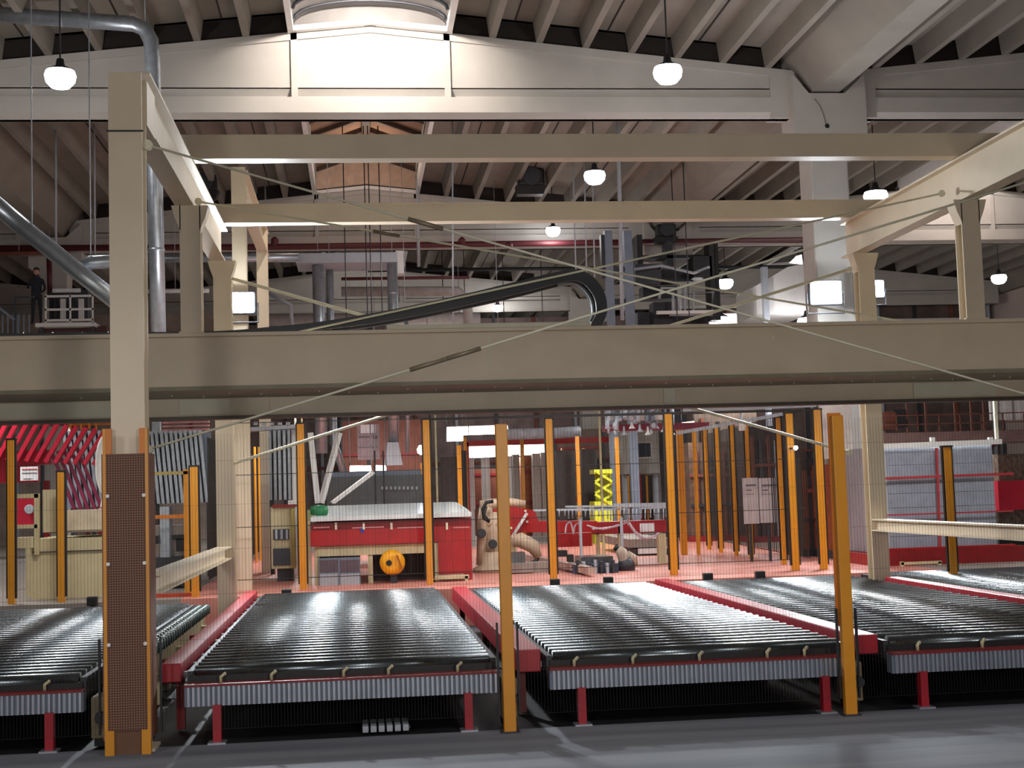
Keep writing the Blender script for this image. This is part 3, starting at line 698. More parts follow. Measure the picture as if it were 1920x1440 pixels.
mb = MB(); bx(mb, 582, 990, 884, 1020, Y0-.04, .3); mb.build('red_beam', RED, t)
mb = MB(); bx(mb, 594, 1022, 800, 1040, Y0+.02, 2.2); mb.build('frame_rail', BEIGE, t)
for px in (590, 690, 800):
    mb = MB(); bx(mb, px, 1020, px+9, 1104, Y0+.05, .12); mb.build('leg', BEIGE, t)
mb = MB(); bx(mb, 822, 1014, 883, 1076, Y0-.06, .9); mb.build('red_cabinet', RED, t)
mb = MB(); bx(mb, 872, 1014, 885, 1098, Y0-.05, .3); mb.build('red_leg', RED, t)
mb = MB(); bx(mb, 815, 1018, 823, 1098, Y0-.04, .3); mb.build('leg', BEIGE, t)
mb = MB(); bx(mb, 598, 1046, 676, 1104, Y0-.1, .6); cab = mb.build('control_cabinet', GREYB, t)
for p in ((600, 1050, 634, 1072), (638, 1050, 674, 1072), (600, 1076, 634, 1102), (638, 1076, 674, 1102)):
    mb = MB(); bx(mb, *p, Y0-.112, .012); mb.build('drawer', LGREY if p[1] > 1070 else mat('plum_grey', (96, 84, 96), .5), t)
mb = MB(); bx(mb, 803, 1080, 880, 1086, Y0-.3, .2); bx(mb, 803, 1080, 809, 1110, Y0-.3, .05); bx(mb, 872, 1080, 878, 1110, Y0-.3, .05); mb.build('stand', BEIGE, t)
mb = MB(); bx(mb, 700, 1040, 800, 1092, Y0+.5, .3); mb.build('rear_dark_panel', mat('dark_brown_metal', (60, 44, 44), .6), t)  # dark brown panel at the back of the frame
for px in (628, 732, 836, 680): mb = MB(); bx(mb, px, 980, px+4, 993, Y0-.07, .02); mb.build('stud', CREAM2, t)
mb = MB(); bx(mb, 676, 987, 682, 999, Y0-.055, .01); mb.build('blue_mark', BLUEINK, t)
for x0_, x1_ in ((588, 618), (660, 720), (745, 800), (850, 880)): mb = MB(); bx(mb, x0_, 988, x1_, 990, Y0-.06, .02); mb.build('trim_strip', mat('pale_pink_trim', (216, 150, 150), .5), t)
p = W(736, 1055, Y0-.2); R = .172
mo = MB().lathe((p.x, Y0-.15, p.z), [(R*.5, -.1), (R*.8, -.09), (R, -.03), (R, .12), (R*.9, .2), (R*.5, .22)], 28, 'y').build('motor', MOTOR, t)
MB().lathe((p.x-.05, Y0-.26, p.z), [(.035, -.01), (.04, .0), (.03, .02)], 14, 'y').build('hub', BLK, mo)
MB().bar((p.x+.06, Y0-.26, p.z+.1), (p.x+.13, Y0-.26, p.z-.1), .03, .02).build('bracket', mat('amber_dark', (190, 110, 20), .5), mo)
MB().box(p.x-.03, Y0-.15, ZP, p.x+.06, Y0+.05, p.z-.12).build('motor_foot', DGREY, t)
p = W(598, 958, Y0+.3); t = thing('gear_motor', 'small green gear motor at the left corner of the white table', 'motor', p)
MB().lathe(p, [(.04, -.12), (.07, -.11), (.08, 0), (.07, .11), (.03, .13)], 16, 'x').build('motor', GRN, t); MB().box(p.x-.2, p.y-.05, p.z-.12, p.x-.05, p.y+.05, p.z+.02).build('gearbox', mat('olive_gearbox', (150, 160, 110), .5), t)
MB().box(p.x-.03, p.y-.03, p.z-.14, p.x+.03, p.y+.03, p.z-.05).build('foot', DGREY, t); MB().box(p.x-.2, p.y-.03, ZP, p.x-.12, p.y+.03, p.z-.1).build('bracket', BEIGE, t)
# slanted white chutes and plates behind the press
for a, b, wd, lab in (((582, 812), (596, 944), .09, 'white sloping duct leg, nearly upright, behind the yellow post'), ((636, 812), (602, 944), .11, 'white sloping duct leaning left over the white table'), ((700, 885), (622, 944), .09, 'pale flat bar rising from the white table to the extraction hood')):
    t = thing('sloping_duct', lab, 'duct', W(b[0], b[1], 22.6), 'sloping white ducts')
    MB().bar(W(*a, 22.8), W(*b, 22.6), wd, .06).build('duct', WHITE, t); q = W(*b, 22.6); MB().box(q.x-.05, q.y-.04, ZP, q.x+.05, q.y+.04, q.z).build('stand', DGREY, t)
# grey sorter behind the press
t = thing('grey_housing', 'long dark grey machine housing behind the white table', 'machine', (0, 25, ZP))
mb = MB(); bx(mb, 612, 892, 795, 946, 24.5, 1.5); mb.build('housing', mat('slate_grey', (92, 100, 104), .5), t)
for i in range(9): mb = MB(); bx(mb, 715+i*8, 912, 719+i*8, 918, 24.47, .03); mb.build('vent', LGREY, t)
mb = MB(); bx(mb, 615, 884, 790, 892, 24.6, 1.3); mb.build('top_panel', GREYB, t)
o = MB(); bx(o, 612, 944, 795, 1000, 24.7, 1.2); o.build('base', DGREY, t)
for px in (702, 718): mb = MB(); bx(mb, px, 845, px+3, 948, 23.0, .05); a = W(px, 948, 23); mb.box(a.x, 23, ZP, a.x+.03, 23.05, a.z); tag(mb.build('upright_bar', BLK), f'slim black upright bar {"left" if px == 702 else "right"} of the pair behind the white table', 'bar', 'black upright bars')
# extraction duct with hood
def duct(pts, r, lab, Y=None, mt=None, grp='silver air ducts', rings=True, name='air_duct'):
    P = [W(x, y, yy) for x, y, yy in pts]; t = thing(name, lab, 'duct', P[-1], grp)
    MB().tube(P, r, 16).build('pipe', mt or GALV, t)
    if rings:
        for a, b in zip(P[:-1], P[1:]):
            L = (b-a).length; n = int(L/1.6)
            for i in range(1, n+1):
                c = a+(b-a)*(i/(n+1)); d = (b-a).normalized(); MB().tube([c-d*.02, c+d*.02], r*1.06, 16).build('clamp_ring', mt or GALV, t)
    q = P[len(P)//2-1] if len(P) > 2 else (P[0]+P[1])/2
    if q.z > 3 and name != 'air_duct_low': MB().tube([q, (q.x, q.y, roofz(q.x)+.05)], .008, 6).build('hanger', LGREY, t)
    return t
t = duct([(735, 480, 30.5), (738, 620, 30.5), (738, 830, 30.5)], .115, 'galvanised vertical duct ending in a square hood above the white table')
p = W(738, 850, 30); MB().prism([(p.x-.2, p.z-.25), (p.x+.2, p.z-.25), (p.x+.12, p.z+.25), (p.x-.12, p.z+.25)], 30.3, 30.7).build('hood', LGREY, t)
t = duct([(762, 590, 30.5), (764, 850, 30.5)], .045, 'thin galvanised pipe right of the hooded duct')
t = duct([(596, 490, 30.6), (599, 620, 30.6), (603, 850, 30.6)], .13, 'galvanised vertical duct left of its twin above the white table')
t = duct([(618, 500, 31.3), (620, 620, 31.3), (626, 830, 31.3), (646, 890, 31.3)], .085, 'second vertical galvanised duct bending at its foot')
duct([(-20, 26, 20), (250, 45, 20), (272, 55, 20), (283, 76, 20), (286, 110, 20), (290, 300, 20), (297, 640, 20)], .11, 'large grey duct along the top left turning down behind the tall column')
duct([(-30, 365, 17), (60, 440, 17), (150, 512, 17), (230, 575, 17)], .105, 'silver duct descending steeply from the left edge')
duct([(148, 505, 17.2), (170, 492, 17.2), (210, 490, 17.2), (245, 489, 17.4)], .085, 'short silver duct branching right from the descending duct')
duct([(265, 484, 30), (420, 483, 30), (560, 483, 30)], .1, 'horizontal silver duct behind the short columns')
duct([(265, 546, 31.8), (392, 545, 31.8)], .05, 'thin bright horizontal tube above the girder at left', mt=mat('bright_white_pipe', (240, 244, 248), .3), rings=False)
t = thing('air_duct', 'rectangular pale duct box with opening over the vertical ducts', 'duct', W(645, 484, 30.5), 'silver air ducts')
mb = MB(); bx(mb, 555, 474, 745, 492, 30.3, 1.2); mb.build('box_duct', LGREY, t)
mb = MB(); bx(mb, 742, 470, 757, 512, 30.6, .3); mb.build('end_panel', WHITE, t)
duct([(640, 547, 36), (860, 546, 36), (876, 560, 36), (879, 620, 36)], .13, 'beige horizontal pipe bending down behind the cable chain', mt=mat('pale_pipe', (206, 198, 196), .5))
duct([(500, 600, 38), (900, 598, 38)], .17, 'thick beige pipe just above the girder at centre', mt=mat('pale_pipe', (206, 198, 196), .5))
duct([(500, 548, 33), (545, 572, 33), (550, 640, 33)], .05, 'thin pipe bending down right of the rear columns', mt=LGREY, rings=False)
# sprinkler mains
t = duct([(-60, 466, 33.4), (500, 463, 33.4), (1050, 456, 33.4), (1520, 450, 33.4)], .075, 'dark red sprinkler main running along the second roof beam', mt=PIPER, grp='red sprinkler pipes', name='sprinkler_pipe', rings=False)
for px, py in ((515, 452), (866, 452), (955, 460)):
    p = W(px, py, 33.1); MB().lathe(p, [(.03, -.1), (.09, -.06), (.09, .04), (.03, .1)], 10).build('valve', PIPER, t)
duct([(-60, 476, 33.3), (130, 474, 33.3)], .05, 'second thin red pipe below the sprinkler main at left', mt=BRN, grp='red sprinkler pipes', name='sprinkler_pipe', rings=False)
duct([(92, 484, 33), (94, 560, 33)], .06, 'short upright red pipe beside the standing worker', mt=PIPER, grp='red sprinkler pipes', name='sprinkler_pipe', rings=False)
duct([(690, 507, 38), (1100, 503, 38), (1500, 500, 38)], .05, 'thin dark pipe crossing behind the cable chain', mt=DGREY, name='cable_pipe', grp='dark service pipes', rings=False)
duct([(640, 523, 34), (880, 520, 34)], .04, 'thin brown pipe below the silver box duct', mt=PIPER, name='cable_pipe', grp='dark service pipes', rings=False)
# hanging rods
for i, (px, y0, y1, Y, r) in enumerate(((105, 330, 460, 26, .025), (178, 345, 480, 26, .02), (850, 300, 620, 28, .02), (785, 420, 500, 33, .05), (1167, 430, 600, 24, .045), (1100, 432, 520, 30, .02), (1115, 432, 520, 30, .02), (1080, 460, 520, 30, .02))):
    q0_ = W(px, y0, Y); tag(MB().tube([(q0_.x, Y, roofz(q0_.x)), W(px, y1, Y)], r*.8, 8).build('hanging_rod', LGREY), ['left', 'second', 'slim centre', 'brown', 'white thick', 'fourth', 'fifth', 'short'][i]+' vertical hanger rod seen above the girder'+[' near the descending duct', ' beside the descending duct', ' left of the chain', ' under the second roof beam', ' right of the chain loop', ' over the chain curl', ' right above the chain curl', ' above the chain'][i], 'rod', 'hanger rods')
# worker platform at upper left
Yw = 31.6
t = thing('access_platform', 'white railed access platform with shelves at upper left', 'platform', W(120, 612, Yw))
mb = MB(); bx(mb, 66, 605, 178, 612, Yw, 1.2); mb.build('deck', WHITE, t)
for x in (84, 130, 172): mb = MB(); bx(mb, x, 552, x+3, 606, Yw, .04); mb.build('rail_post', WHITE, t)
for y in (553, 578, 598): mb = MB(); bx(mb, 84, y, 175, y+4, Yw, .04); mb.build('handrail', WHITE, t)
mb = MB(); bx(mb, 92, 544, 165, 600, Yw+1.25, .3); mb.build('rear_cabinet', mat('slate_dark', (64, 66, 80), .5), t)
for i in range(4): mb = MB(); bx(mb, 96+i*17, 560, 106+i*17, 598, Yw+.95, .05); mb.build('stored_box', WHITE if i % 2 else BLK, t)
mb = MB(); bx(mb, 98, 541, 150, 548, Yw+.8, .1); mb.build('top_rail', mat('bright_white_pipe', (240, 244, 248), .3), t)
for x in (72, 168): mb = MB(); q = W(x, 612, Yw); mb.box(q.x, Yw+.1, ZP, q.x+.08, Yw+.2, q.z); mb.build('support_leg', DGREY, t)
mb = MB(); bx(mb, 72, 612, 200, 632, Yw+.3, .6); mb.build('under_panel', mat('maroon_panel', (84, 52, 54), .6), t)
t = thing('stair_rail', 'grey stair railing left of the worker at the edge', 'railing', W(25, 625, Yw))
for i in range(7): a, b = W(-5+i*10, 590-0*i, Yw), W(-5+i*10, 632, Yw); MB().bar(a, b, .03, .03).build('baluster', GREYB, t)
MB().bar(W(-8, 572, Yw), W(28, 600, Yw), .05, .05).build('handrail', GREYB, t); MB().bar(W(28, 556, Yw), W(28, 634, Yw), .04, .04).build('post', DGREY, t); MB().bar(W(28, 557, Yw), W(66, 557, Yw), .04, .04).build('top_bar', DGREY, t)
# worker
def figure(p, hgt, lab):
    s = hgt/1.75; t = thing('person', lab, 'person', p)
    def sk(name, verts, edges, rad, mt, par):
        me = bpy.data.meshes.new(name); me.from_pydata([(v[0]*s, v[1]*s, v[2]*s) for v in verts], edges, []); o = bpy.data.objects.new(name, me); C.objects.link(o); o.parent = par
        md = o.modifiers.new('skin', 'SKIN'); lay = me.skin_vertices[0] if me.skin_vertices else None
        if lay is None:
            bm = bmesh.new(); bm.from_mesh(me); bm.verts.layers.skin.verify(); bm.to_mesh(me); bm.free(); lay = me.skin_vertices[0]
        for i, r in enumerate(rad): lay.data[i].radius = (r*s, r*s*.85)
        lay.data[0].use_root = True
        o.modifiers.new('sub', 'SUBSURF').levels = 1; o.modifiers['sub'].render_levels = 1; me.materials.append(mt); return o
    v = [(0, 0, .95), (0, 0, 1.15), (0, 0, 1.38), (0, -.01, 1.48), (0, -.02, 1.56), (0, -.03, 1.68), (.18, 0, 1.4), (.27, -.02, 1.14), (.22, -.2, .98), (-.18, 0, 1.4), (-.26, -.05, 1.15), (-.18, -.24, 1.1),
         (.1, 0, .88), (.12, 0, .48), (.13, 0, .08), (.14, -.14, .03), (-.1, 0, .88), (-.12, .02, .48), (-.13, .03, .08), (-.14, -.12, .03)]
    e = [(0, 1), (1, 2), (2, 3), (3, 4), (4, 5), (2, 6), (6, 7), (7, 8), (2, 9), (9, 10), (10, 11), (0, 12), (12, 13), (13, 14), (14, 15), (0, 16), (16, 17), (17, 18), (18, 19)]
    r = [.15, .14, .15, .06, .08, .09, .07, .05, .035, .07, .05, .035, .1, .07, .05, .04, .1, .07, .05, .04]
    sk('body', v, e, r, WORK, t)
    MB().lathe((p[0], p[1]-.03*s, p[2]+1.66*s), [(.05*s, -.1*s), (.085*s, -.03*s), (.095*s, .04*s), (.06*s, .11*s), (.01, .125*s)], 14).build('head', SKIN, t)
    MB().lathe((p[0], p[1]-.01*s, p[2]+1.69*s), [(.1*s, -.02*s), (.102*s, .04*s), (.07*s, .11*s), (.01, .13*s)], 14).build('hair', WORK, t)
    for sx in (.22, -.18):
        for k in range(4): MB().tube([(p[0]+sx*s+(k-1.5)*.018*s, p[1]-(.2 if sx > 0 else .24)*s, p[2]+(.98 if sx > 0 else 1.1)*s), (p[0]+sx*s+(k-1.5)*.02*s, p[1]-.28*s, p[2]+(.93 if sx > 0 else 1.07)*s)], .009*s, 6).build('finger', SKIN, t)
    return t
p = W(69, 603, Yw+.4); figure((p.x, p.y, W(69, 605, Yw+.1).z), 1.25, 'person in dark work clothes standing on the access platform at upper left')
# right-hand upper machinery
Ym = 31
t = thing('loader_tower', 'grey twin-post machine tower rising behind the girder right of the chain', 'machine', W(1165, 620, Ym))
for x0_, x1_ in ((1137, 1151), (1173, 1188)): mb = MB(); bx(mb, x0_, 432, x1_, 615, Ym, .2); a = W(x0_, 615, Ym); b = W(x1_, 615, Ym); mb.box(a.x, Ym, ZP, b.x, Ym+.2, a.z); mb.build('tower_post', GREYB, t)
mb = MB(); bx(mb, 1128, 440, 1137, 520, Ym+.1, .2); mb.build('dark_guide', DGREY, t)
mb = MB(); bx(mb, 1150, 560, 1174, 570, Ym+.1, .1); bx(mb, 1150, 500, 1174, 508, Ym+.1, .1); mb.build('cross_bar', DGREY, t)
t = thing('upper_machinery', 'dark clutter of overhead machine units with white pipework right of the tower', 'machine', W(1260, 620, Ym+1))
DK = mat('charcoal_machine', (40, 38, 44), .6, var=.2, scale=8)
for i, r_ in enumerate(((1192, 495, 1240, 530), (1238, 505, 1300, 528), (1206, 536, 1268, 560), (1226, 566, 1262, 615), (1196, 585, 1230, 618), (1262, 590, 1330, 618), (1300, 480, 1335, 520), (1195, 440, 1205, 500), (1250, 452, 1262, 500), (1332, 455, 1341, 600), (1343, 455, 1349, 600), (1196, 478, 1330, 484))):
    mb = MB(); bx(mb, *r_, Ym+.8+(i % 3)*.4, .5); mb.build('machine_unit', DK if i % 4 else DGREY, t)
for i, P in enumerate((((1236, 560), (1240, 540), (1272, 540), (1274, 590)), ((1255, 590), (1335, 590), (1337, 548), (1300, 548), (1300, 588)), ((1190, 505), (1240, 498), (1300, 512), (1330, 500)), ((1262, 548), (1262, 592)), ((1284, 540), (1284, 592)))):
    MB().tube([W(x, y, Ym+.6) for x, y in P], .035, 8).build('pipework', LGREY, t)
mb = MB(); bx(mb, 1232, 582, 1340, 588, Ym+.5, .1); mb.build('platform_edge', WHITE, t)
mb = MB(); q = W(1250, 615, Ym+1); mb.box(q.x-.2, Ym+1, ZP, q.x+.4, Ym+1.4, q.z); mb.build('support_post', DGREY, t)
p = W(1205, 600, YB+1.02); tag(MB().prism([(p.x-.06, 2.6), (p.x+.07, 2.6), (p.x+.07, 3.27), (p.x-.02, 3.25), (p.x-.06, 3.2)], YB+1.04, YB+1.1).build('end_plate', CREAM2), 'small cream end plate on the girder right of the cable chain', 'plate')
# second drag chain loop bracket dark unit heater
def heater(px, py, Y, s, lab):
    p = W(px, py, Y); t = thing('unit_heater', lab, 'heater', p, 'roof mounted unit heaters')
    MB().bev(p.x-s, Y-s*.6, p.z-s*.4, p.x+s, Y+s*.6, p.z+s*.9, .04).build('casing', BLK, t)
    MB().lathe((p.x, Y-s*.6-.02, p.z+.3*s), [(s*.7, -.02), (s*.75, .0), (s*.7, .02)], 20, 'y').build('fan_ring', DGREY, t)
    MB().prism([(p.x-s*1.1, p.z-s*1.1), (p.x+s*.9, p.z-s*1.1), (p.x+s*1.2, p.z-s*.4), (p.x-s*1.2, p.z-s*.4)], Y-s*.5, Y+s*.5).build('louvre_box', BLK, t)
    MB().tube([(p.x, Y, p.z+s*.8), (p.x, Y, 8.9)], .04, 8).build('hanger', DGREY, t)
    return t
heater(995, 340, 31.5, .3, 'black unit heater under the roof near the middle')
heater(383, 350, 31.5, .28, 'black unit heater behind the left side beam')
heater(1248, 438, 33, .24, 'black round unit below the rear crossbeam at right')
# white duct box with awning to the right
t = thing('duct_box', 'large white angular duct box left of the concrete column', 'duct', W(1440, 620, 37))
mb = MB(); a, b = W(1420, 590, 36), W(1515, 500, 36); mb.prism([(a.x, a.z), (b.x, a.z), (b.x, b.z+.1), (a.x+.9, b.z), (a.x, b.z-.5)], 36, 38); mb.build('box', WHITE, t)
mb = MB(); bx(mb, 1432, 500, 1442, 618, 35.8, .2); mb.build('post', LGREY, t)
mb = MB(); bx(mb, 1330, 588, 1382, 620, 35, 1); mb.build('white_hopper', WHITE, t)
q = W(1436, 618, 35.8); MB().box(q.x-.06, 35.8, ZP, q.x+.06, 36, q.z).build('post_foot', LGREY, t)
mb = MB(); bx(mb, 1395, 575, 1520, 618, 38.2, .4); mb.build('dark_rear_panel', DK, t)
q = W(1494, 487, 36.4); t = thing('window_light', 'small lit skylight opening above the white duct box', 'light panel', q)
MB().prism([(q.x-.2, q.z-.08), (q.x+.16, q.z-.12), (q.x+.14, q.z+.14), (q.x+.0, q.z+.1)], 36.4, 36.45).build('light_panel', GLOWT, t)
MB().box(q.x-.02, 36.45, q.z, q.x+.02, 36.5, 8.0).build('hanger', DGREY, t)

# ================================================================== CENTRE BACK: red arm, robot, suction frame
Y1 = 21.5
t = thing('transfer_machine', 'red beam transfer machine with white sloping lever', 'machine', W(1000, 1080, Y1))
a = lambda x, y, Y=Y1: W(x, y, Y)
mb = MB()
P = [(925, 952), (955, 947), (975, 952), (1002, 957), (1010, 977), (1120, 977), (1120, 998), (975, 998), (962, 1003), (925, 1003)]
vs = [a(x, y) for x, y in P]; z = [(v.x, v.z) for v in vs]; mb.prism(z, Y1, Y1+.35); mb.build('red_arm', RED, t)
mb = MB(); bx(mb, 1115, 977, 1250, 1000, Y1+.3, .3); mb.build('red_beam', RAILR, t)
mb = MB(); bx(mb, 1120, 1000, 1125, 1040, Y1+.3, .1); mb.build('leg', BEIGE, t); mb = MB(); bx(mb, 1160, 985, 1168, 1030, Y1+.3, .1); mb.build('leg', BEIGE, t)
MB().bar(a(988, 962, Y1-.1), a(953, 1018, Y1-.1), .08, .04).build('white_lever', WHITE, t)
for x, y in ((948, 980), (958, 990), (988, 978), (985, 958)): MB().lathe(a(x, y, Y1-.01), [(.02, -.02), (.02, .02)], 8, 'y').build('bolt', CREAM2, t)
mb = MB(); bx(mb, 1200, 981, 1227, 997, Y1+.28, .02); mb.build('white_plate', PAPER, t)
mb = MB(); bx(mb, 1040, 1000, 1110, 1025, Y1+.9, .3); mb.build('rear_red_plate', RED, t)
for x in (960, 1240): q = a(x, 1000, Y1+.15); mb = MB().box(q.x-.06, Y1+.1, ZP, q.x+.06, Y1+.25, q.z); mb.build('column', BEIGE, t)
# robot
t = thing('industrial_robot', 'beige industrial robot with dark cables left of the red arm', 'robot', W(925, 1080, 20.8))
Yr = 20.9; RB = mat('robot_beige', (196, 170, 144), .5, var=.12, scale=8)
def limb(t, P, rr, nm, m_=RB):
    rr = [q*.82 for q in rr] if isinstance(rr, list) else rr
    MB().tube([W(x, y, Yr) for x, y in P], rr, 14).build(nm, m_, t)
limb(t, [(900, 948), (925, 945), (960, 942), (985, 945)], [.09, .1, .08, .06], 'upper_arm'); limb(t, [(912, 950), (906, 985), (903, 1020), (900, 1060)], [.13, .12, .09, .07], 'left_column')
limb(t, [(925, 960), (925, 1000), (922, 1040), (922, 1085)], [.12, .13, .11, .12], 'main_column'); limb(t, [(905, 975), (930, 985)], .1, 'shoulder')
Yr = 20.65; limb(t, [(925, 940), (912, 942), (905, 955), (908, 972), (918, 978)], .028, 'cable_loop', BLK)
for x, y in ((903, 1000), (924, 1020), (945, 943)): q = W(x, y, 20.75); MB().lathe(q, [(.06, -.02), (.07, 0), (.06, .02)], 14, 'y').build('joint_cap', DGREY, t)
limb(t, [(912, 950), (907, 965), (915, 975)], .02, 'cable', BLK)
Yr = 20.9; q = W(922, 1085, Yr); MB().lathe((q.x, Yr, ZP), [(.28, 0), (.28, .06), (.16, .12), (.13, .3)], 20).build('base', RB, t)
q = W(975, 1050, 20.3); t = thing('robot_gripper', 'beige and steel gripper unit on the floor beside the near yellow post', 'machine', (q.x, 20.3, ZP))
mb = MB(); bx(mb, 955, 1036, 985, 1056, 20.3, .3); mb.build('gearbox', STEEL, t)
limb(t, [(960, 1015), (975, 1012), (1000, 1025), (1010, 1045)], [.1, .14, .13, .07], 'housing'); limb(t, [(955, 1058), (990, 1060), (1005, 1053), (1008, 1045)], .035, 'hose', BLK)
mb = MB(); bx(mb, 955, 1056, 1000, 1074, 20.2, .4); mb.box(W(955, 1, 20.3).x, 20.3, ZP, W(1000, 1, 20.3).x, 20.6, ZP+.15); mb.build('base', mat('warm_grey', (150, 138, 130), .6), t)
q0, q1 = W(975, 1005, 21.2), W(1060, 1068, 19.3)
t = thing('floor_rail', 'long pale steel channel lying diagonally towards the middle yellow post', 'rail', ((q0.x+q1.x)/2, 20, ZP)); MB().bar((W(975, 1005, 24).x, 24, ZP+.08), (W(1110, 1090, 18.9).x, 18.9, ZP+.08), .1, .1).build('channel', mat('pinkish_steel', (196, 170, 158), .5), t)
# roller bed top with pale rods
t = thing('suction_machine', 'chrome suction frame with pale rods and hoses over the red beam', 'suction frame', W(1150, 960, 21.0))
for i, (x0_, x1_, y) in enumerate(((1000, 1095, 957), (1060, 1260, 950), (1150, 1262, 946), (1080, 1180, 956), (1200, 1262, 953))):
    MB().bar(W(x0_, y, 20.9+.15*i), W(x1_, y-2, 20.9+.15*i), .05, .03).build('top_bar', LGREY, t)
for i in range(26):
    x = 1050+i*8+random.uniform(-2, 2); MB().tube([W(x, 954, 21.0), W(x, 966+random.uniform(0, 10), 21.0)], .012, 6).build('nozzle', LGREY, t)
for i, P in enumerate((((1180, 980), (1195, 1000), (1215, 1010), (1235, 1000)), ((1100, 985), (1130, 992), (1160, 984)), ((1060, 1000), (1062, 985), (1070, 980), (1075, 1000)), ((1075, 1002), (1078, 986), (1086, 982), (1090, 1000)), ((1175, 975), (1200, 1008), (1228, 1004)), ((1110, 992), (1150, 988), (1180, 978)), ((1090, 970), (1090, 1010)), ((1180, 965), (1178, 985)))):
    MB().tube([W(x, y, 21.1) for x, y in catm(P, 4)], .014, 6).build('air_hose', mat('clear_hose', (210, 190, 200), .3), t)
for x in (1088, 1165): q = W(x, 970, 21); MB().box(q.x-.02, 21, ZP, q.x+.02, 21.05, q.z).build('stand', LGREY, t)
# low steel base
t = thing('steel_base', 'navy and steel low machine base on the salmon floor', 'machine', W(1120, 1075, 19.6))
mb = MB(); bx(mb, 1078, 1058, 1160, 1078, 19.6, .9); mb.build('base_plate', BLUEM, t)
mb = MB(); bx(mb, 1090, 1044, 1150, 1058, 19.8, .6); mb.build('top_plate', STEEL, t)
for i in range(7): mb = MB(); x = 1082+i*11; bx(mb, x, 1050+3*(i % 3), x+5, 1078, 19.5, .1); mb.build('cylinder', LGREY if i % 2 else DGREY, t)
q0 = W(1078, 1080, 19.6); q1 = W(1160, 1080, 19.6); MB().box(q0.x, 19.6, ZP, q1.x, 20.4, W(1100, 1076, 19.6).z).build('feet', BLUEM, t)
for r_ in ((1048, 1032, 1064, 1044), (1066, 1040, 1076, 1054)): mb = MB(); bx(mb, *r_, 19.9, .2); mb.build('valve_block', BLK, t)
q = W(1172, 1050, 20); t = thing('robot_wrist', 'small beige robot wrist standing behind the steel base', 'robot', (q.x, 20, ZP))
Yr = 20.0; limb(t, [(1158, 1028), (1165, 1035), (1172, 1050), (1175, 1070)], [.06, .1, .12, .1], 'arm', mat('dusty_beige', (176, 156, 138), .6)); limb(t, [(1175, 1040), (1188, 1048), (1190, 1062)], [.08, .09, .06], 'housing', mat('dusty_beige', (176, 156, 138), .6)); limb(t, [(1153, 1025), (1160, 1030)], .05, 'dark_end', BLK)
q = W(1175, 1078, 20); MB().lathe((q.x, 20, ZP), [(.13, 0), (.13, .1), (.08, .2)], 14).build('base', DGREY, t)
q = W(1225, 1032, 24); t = thing('low_platform', 'grey low table with pale edge behind the small robot', 'platform', (q.x, 24, ZP)); mb = MB(); bx(mb, 1180, 1010, 1258, 1026, 24.2, 3); mb.build('table', mat('warm_grey', (150, 138, 130), .6), t); mb = MB(); bx(mb, 1198, 1028, 1250, 1038, 24.1, .1); mb.build('pale_edge', WHITE, t)
q = W(1225, 1040, 24.3); MB().box(q.x-.3, 24.3, ZP, q.x+.3, 26, q.z+.1).build('leg', DGREY, t)
# overhead suction gantry under the girder
t = thing('suction_gantry', 'overhead gantry of silver suction cups and hoses under the girder', 'suction frame', W(1190, 770, 20.5))
mb = MB(); bx(mb, 1135, 794, 1330, 806, 21.4, .3); mb.build('magenta_beam', mat('dull_magenta', (140, 50, 74), .5), t)
mb = MB(); bx(mb, 1188, 778, 1250, 787, 20.6, .2); bx(mb, 1143, 779, 1162, 788, 20.6, .2); mb.build('white_block', WHITE, t)
random.seed(3)
for i in range(34):
    x = 1132+random.uniform(0, 130); y = 752+random.uniform(-4, 30); l = random.uniform(8, 36)
    MB().tube([W(x, y, 20.4+random.uniform(0, .8)), W(x+random.uniform(-2, 2), y+l, 20.5)], .02 if i % 3 else .035, 8).build('suction_stem', LGREY if i % 4 else GREYB, t)
for i in range(9):
    p = W(1140+i*15, 800+6*(i % 3), 20.6); MB().lathe(p, [(.015, .1), (.02, .02), (.05, -.02), (.055, -.03)], 12).build('suction_cup', WHITE if i % 2 else LGREY, t)
MB().tube([W(x, y, 20.3) for x, y in catm([(1115, 752), (1118, 764), (1127, 768), (1134, 758), (1133, 748)], 4)], .022, 8).build('hose_loop', BLK, t)
mb = MB(); bx(mb, 1120, 742, 1270, 750, 20.7, .3); mb.build('carrier', DGREY, t)
for x in (1125, 1262): q = W(x, 745, 20.9); MB().box(q.x-.012, 20.92, q.z, q.x+.012, 20.944, 3.6).build('hanger', DGREY, t)
